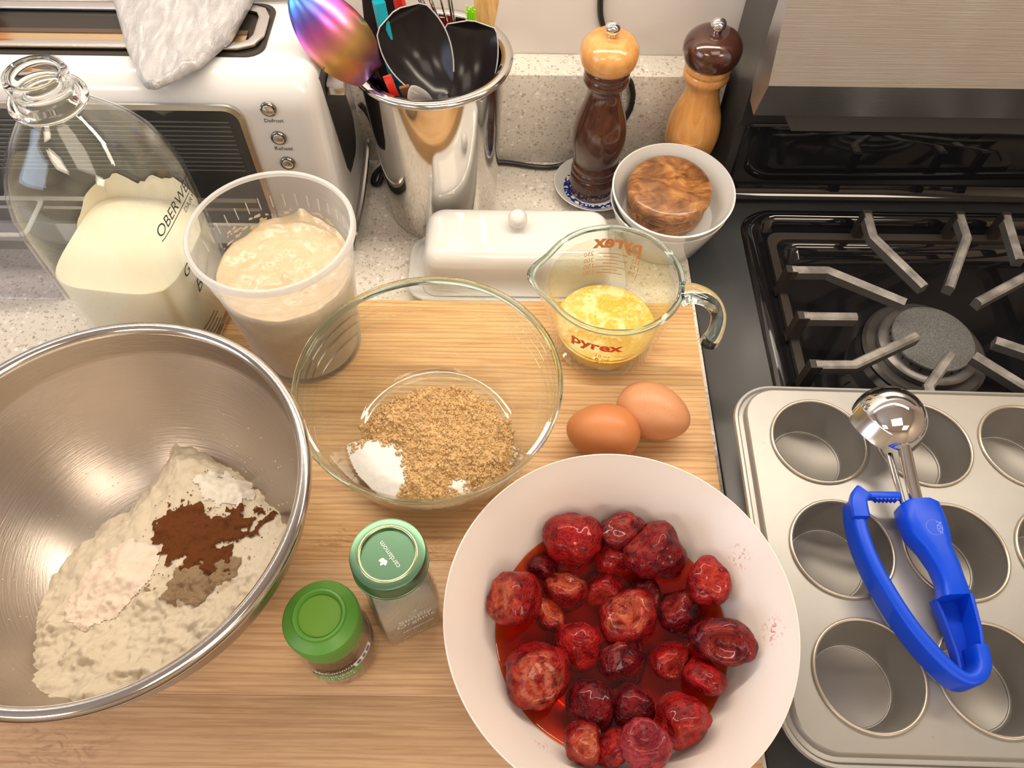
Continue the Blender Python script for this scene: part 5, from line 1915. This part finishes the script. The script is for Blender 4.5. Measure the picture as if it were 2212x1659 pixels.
# ------------------------------------------------------------------ spice jars
JA = radians(27)
JC = (-0.0690, 0.1600)


def jring(h, z, r, n=6, c=JC, ang=JA):
    return [(c[0] + x * cos(ang) - y * sin(ang), c[1] + x * sin(ang) + y * cos(ang), z) for x, y in rrect(-h, h, -h, h, r, n)]


t = thing('cardamom_jar', 'square glass spice jar with dull green metal lid', 'jar', (JC[0], JC[1], 0.03))
jb = [(0.0190, 0.0303, 0.005), (0.0205, 0.0315, 0.006), (0.0208, 0.036, 0.006), (0.0208, 0.096, 0.006), (0.0205, 0.104, 0.0085), (0.0198, 0.110, 0.0125), (0.0192, 0.114, 0.0175), (0.0188, 0.120, 0.0185)]
loft('glass', [jring(h, z, r) for h, z, r in jb] + [jring(h - 0.0016, z + (0.0022 if z < 0.033 else 0), max(0.003, r - 0.0016)) for h, z, r in jb[::-1]], GLASS, t, ang=60)
loft('ground_cardamom', [jring(h, z, 0.004) for h, z in ((0.0180, 0.0330), (0.0188, 0.0360), (0.0188, 0.0600), (0.0180, 0.0605))], GREY_SPICE, t, ang=60)
lathe('lid', [(0.0, 0.1225), (0.0216, 0.1205), (0.0222, 0.1212), (0.0222, 0.1330), (0.0216, 0.1348), (0.0205, 0.1352), (0.0172, 0.1352), (0.0164, 0.1345), (0.0158, 0.1334), (0.0, 0.1334)], LID_GREEN, t, 72, JC, False, 30)
lathe('lid_ring', [(0.0166 + 0.0011 * cos(a), 0.1348 + 0.0008 * sin(a)) for a in [2 * pi * k / 10 for k in range(10)]], LID_RING, t, 72, JC, True, 60)
lathe('lid_bead', [(0.0219 + 0.0009 * cos(a), 0.1212 + 0.0009 * sin(a)) for a in [2 * pi * k / 8 for k in range(8)]], LID_GREEN, t, 72, JC, True, 60)
td = radians(128)
ex, ey = Vector((cos(td), sin(td), 0)), Vector((-sin(td), cos(td), 0))
o = Vector((JC[0] + 0.0005, JC[1] - 0.0005, 0.1336))
text_on('lid_lettering', 'cardamom', 0.004, on_plane(o - ey * 0.002, ex, ey), PRINT_WHITE, t, 0.0190)
for k, (a, l) in enumerate(((0.0, 0.0042), (0.7, 0.0036), (-0.7, 0.0036))):
    lv = []
    for q in range(10):
        u = 2 * pi * q / 10
        px, py = l * 0.55 + l * 0.5 * cos(u), 0.0008 * sin(u) * (1.5 - 0.5 * cos(u))
        lv.append(o + ex * (px * cos(a + 1.9) - py * sin(a + 1.9) - 0.001) + ey * (px * sin(a + 1.9) + py * cos(a + 1.9) + 0.0030) + Vector((0, 0, 0.0001 * k)))
    link_mesh('leaf_mark', lv, [tuple(range(10))], PRINT_WHITE, t, None)
fx, fn_ = Vector((cos(JA), sin(JA), 0)), Vector((sin(JA), -cos(JA), 0))
fo = Vector((JC[0], JC[1], 0)) + fn_ * 0.0212
Zv = Vector((0, 0, 1))
for body, z, w, mat in (('Simply', 0.0700, 0.0220, PRINT_WHITE), ('Organic', 0.0630, 0.0260, PRINT_WHITE), ('cardamom', 0.0520, 0.0210, PRINT_WHITE), ('NET WT 2.82 OZ (80g)', 0.0400, 0.0230, PRINT_WHITE)):
    text_on('label_lettering', body, 0.006, on_plane(fo + Zv * z + fx * 0.002, fx, Zv), mat, t, w)
for k, a in enumerate((0.35, 0.9, -0.1)):
    lv = []
    for q in range(12):
        u = 2 * pi * q / 12
        px, py = 0.0045 + 0.0045 * cos(u), 0.0017 * sin(u)
        lv.append(fo + fx * (px * cos(a) - py * sin(a) - 0.002) + Zv * (0.0775 + px * sin(a) + py * cos(a)))
    for q in range(12):
        lv.append(lv[q] * 0.8 + (sum(lv[:12], Vector()) / 12) * 0.2)
    link_mesh('leaf_emblem', lv, [(q, (q + 1) % 12, 12 + (q + 1) % 12, 12 + q) for q in range(12)], PRINT_GREEN if k == 0 else PRINT_WHITE, t, None)

SC2 = (-0.1095, 0.1320)
t = thing('five_spice_jar', 'small glass spice jar with bright green plastic cap', 'jar', (SC2[0], SC2[1], 0.03))
rj = interp([(0.0303, 0.0225), (0.036, 0.0238), (0.062, 0.0238), (0.075, 0.0225), (0.084, 0.0205)])
go = [(0.0, 0.0320), (0.0180, 0.0320), (0.0205, 0.0304), (0.0225, 0.0310), (0.0238, 0.0350), (0.0238, 0.0620), (0.0232, 0.0690), (0.0215, 0.0780), (0.0208, 0.0840), (0.0208, 0.0900)]
lathe('glass', go + [(0.0194, 0.0900), (0.0194, 0.0840), (0.0200, 0.0780), (0.0216, 0.0690), (0.0222, 0.0620), (0.0222, 0.0370), (0.0200, 0.0345), (0.0, 0.0345)], GLASS, t, 64, SC2, False, 60)
lathe('thick_base', [(0.0205 + 0.0026 * cos(a), 0.0332 + 0.0024 * sin(a)) for a in [2 * pi * k / 10 for k in range(10)]], SOLID_GLASS, t, 64, SC2, True, 60)
lathe('five_spice', [(0.0, 0.0350), (0.0195, 0.0350), (0.0214, 0.0378), (0.0214, 0.0485), (0.0208, 0.0490), (0.0, 0.0500)], DARK_SPICE, t, 64, SC2)
lathe('cap', [(0.0, 0.0905), (0.0208, 0.0905), (0.0212, 0.0880), (0.0218, 0.0880), (0.0228, 0.0980), (0.0228, 0.1025), (0.0218, 0.1045), (0.0160, 0.1085), (0.0152, 0.1100), (0.0140, 0.1102), (0.0132, 0.1090), (0.0126, 0.1070), (0.0, 0.1070)], GREEN_PLASTIC, t, 72, SC2, False, 25)
lathe('cap_disc', [(0.0, 0.1074), (0.0124, 0.1074), (0.0124, 0.1071)], GREEN_DISC, t, 48, SC2)
lathe('cap_collar', [(0.0212, 0.0835), (0.0216, 0.0830), (0.0220, 0.0870), (0.0216, 0.0878)], GREEN_PLASTIC, t, 64, SC2, True, 30)
for body, z, w, mat in (('McCormick', 0.0655, 0.0250, PRINT_WHITE), ('CHINESE', 0.0585, 0.0210, PRINT_WHITE), ('FIVE SPICE', 0.0530, 0.0230, PRINT_WHITE), ('NET WT 1.45 OZ (40g)', 0.0470, 0.0200, PRINT_WHITE)):
    text_on('label_lettering', body, 0.006, on_cyl(SC2, rj, radians(-78), z, 0, 0.0006), mat, t, w)
fnl = on_cyl(SC2, rj, radians(-78), 0.0560, 0, 0.0003)
lv = [fnl(0.0175 * cos(2 * pi * q / 32), 0.0075 * sin(2 * pi * q / 32)) for q in range(32)]
lv.append(fnl(0, 0))
uv, uf = [], []
for j in range(2):
    for q in range(25):
        uv.append(fnl(-0.016 + 0.032 * q / 24, -0.005 + 0.0115 * j))
uf = [(q, q + 1, 26 + q, 25 + q) for q in range(24)]
link_mesh('green_label', uv, uf, PRINT_GREEN, t, None)
fnl = on_cyl(SC2, rj, radians(-30), 0.0660, 0.1, 0.0006)
uv = [fnl(-0.008 + 0.016 * q / 8, -0.003 + 0.006 * j) for j in range(2) for q in range(9)]
link_mesh('price_sticker', uv, [(q, q + 1, 10 + q, 9 + q) for q in range(8)], PRINT_WHITE, t, None)
fnl = on_cyl(SC2, rj, radians(-30), 0.0660, 0.1, 0.0009)
for a, bb in ((-0.006, -0.003), (-0.001, 0.0015), (0.003, 0.0065)):
    uv = [fnl(a + (bb - a) * q / 4, -0.0015 + 0.003 * j) for j in range(2) for q in range(5)]
    link_mesh('sticker_print', uv, [(q, q + 1, 6 + q, 5 + q) for q in range(4)], PRINT_PURPLE, t, None)
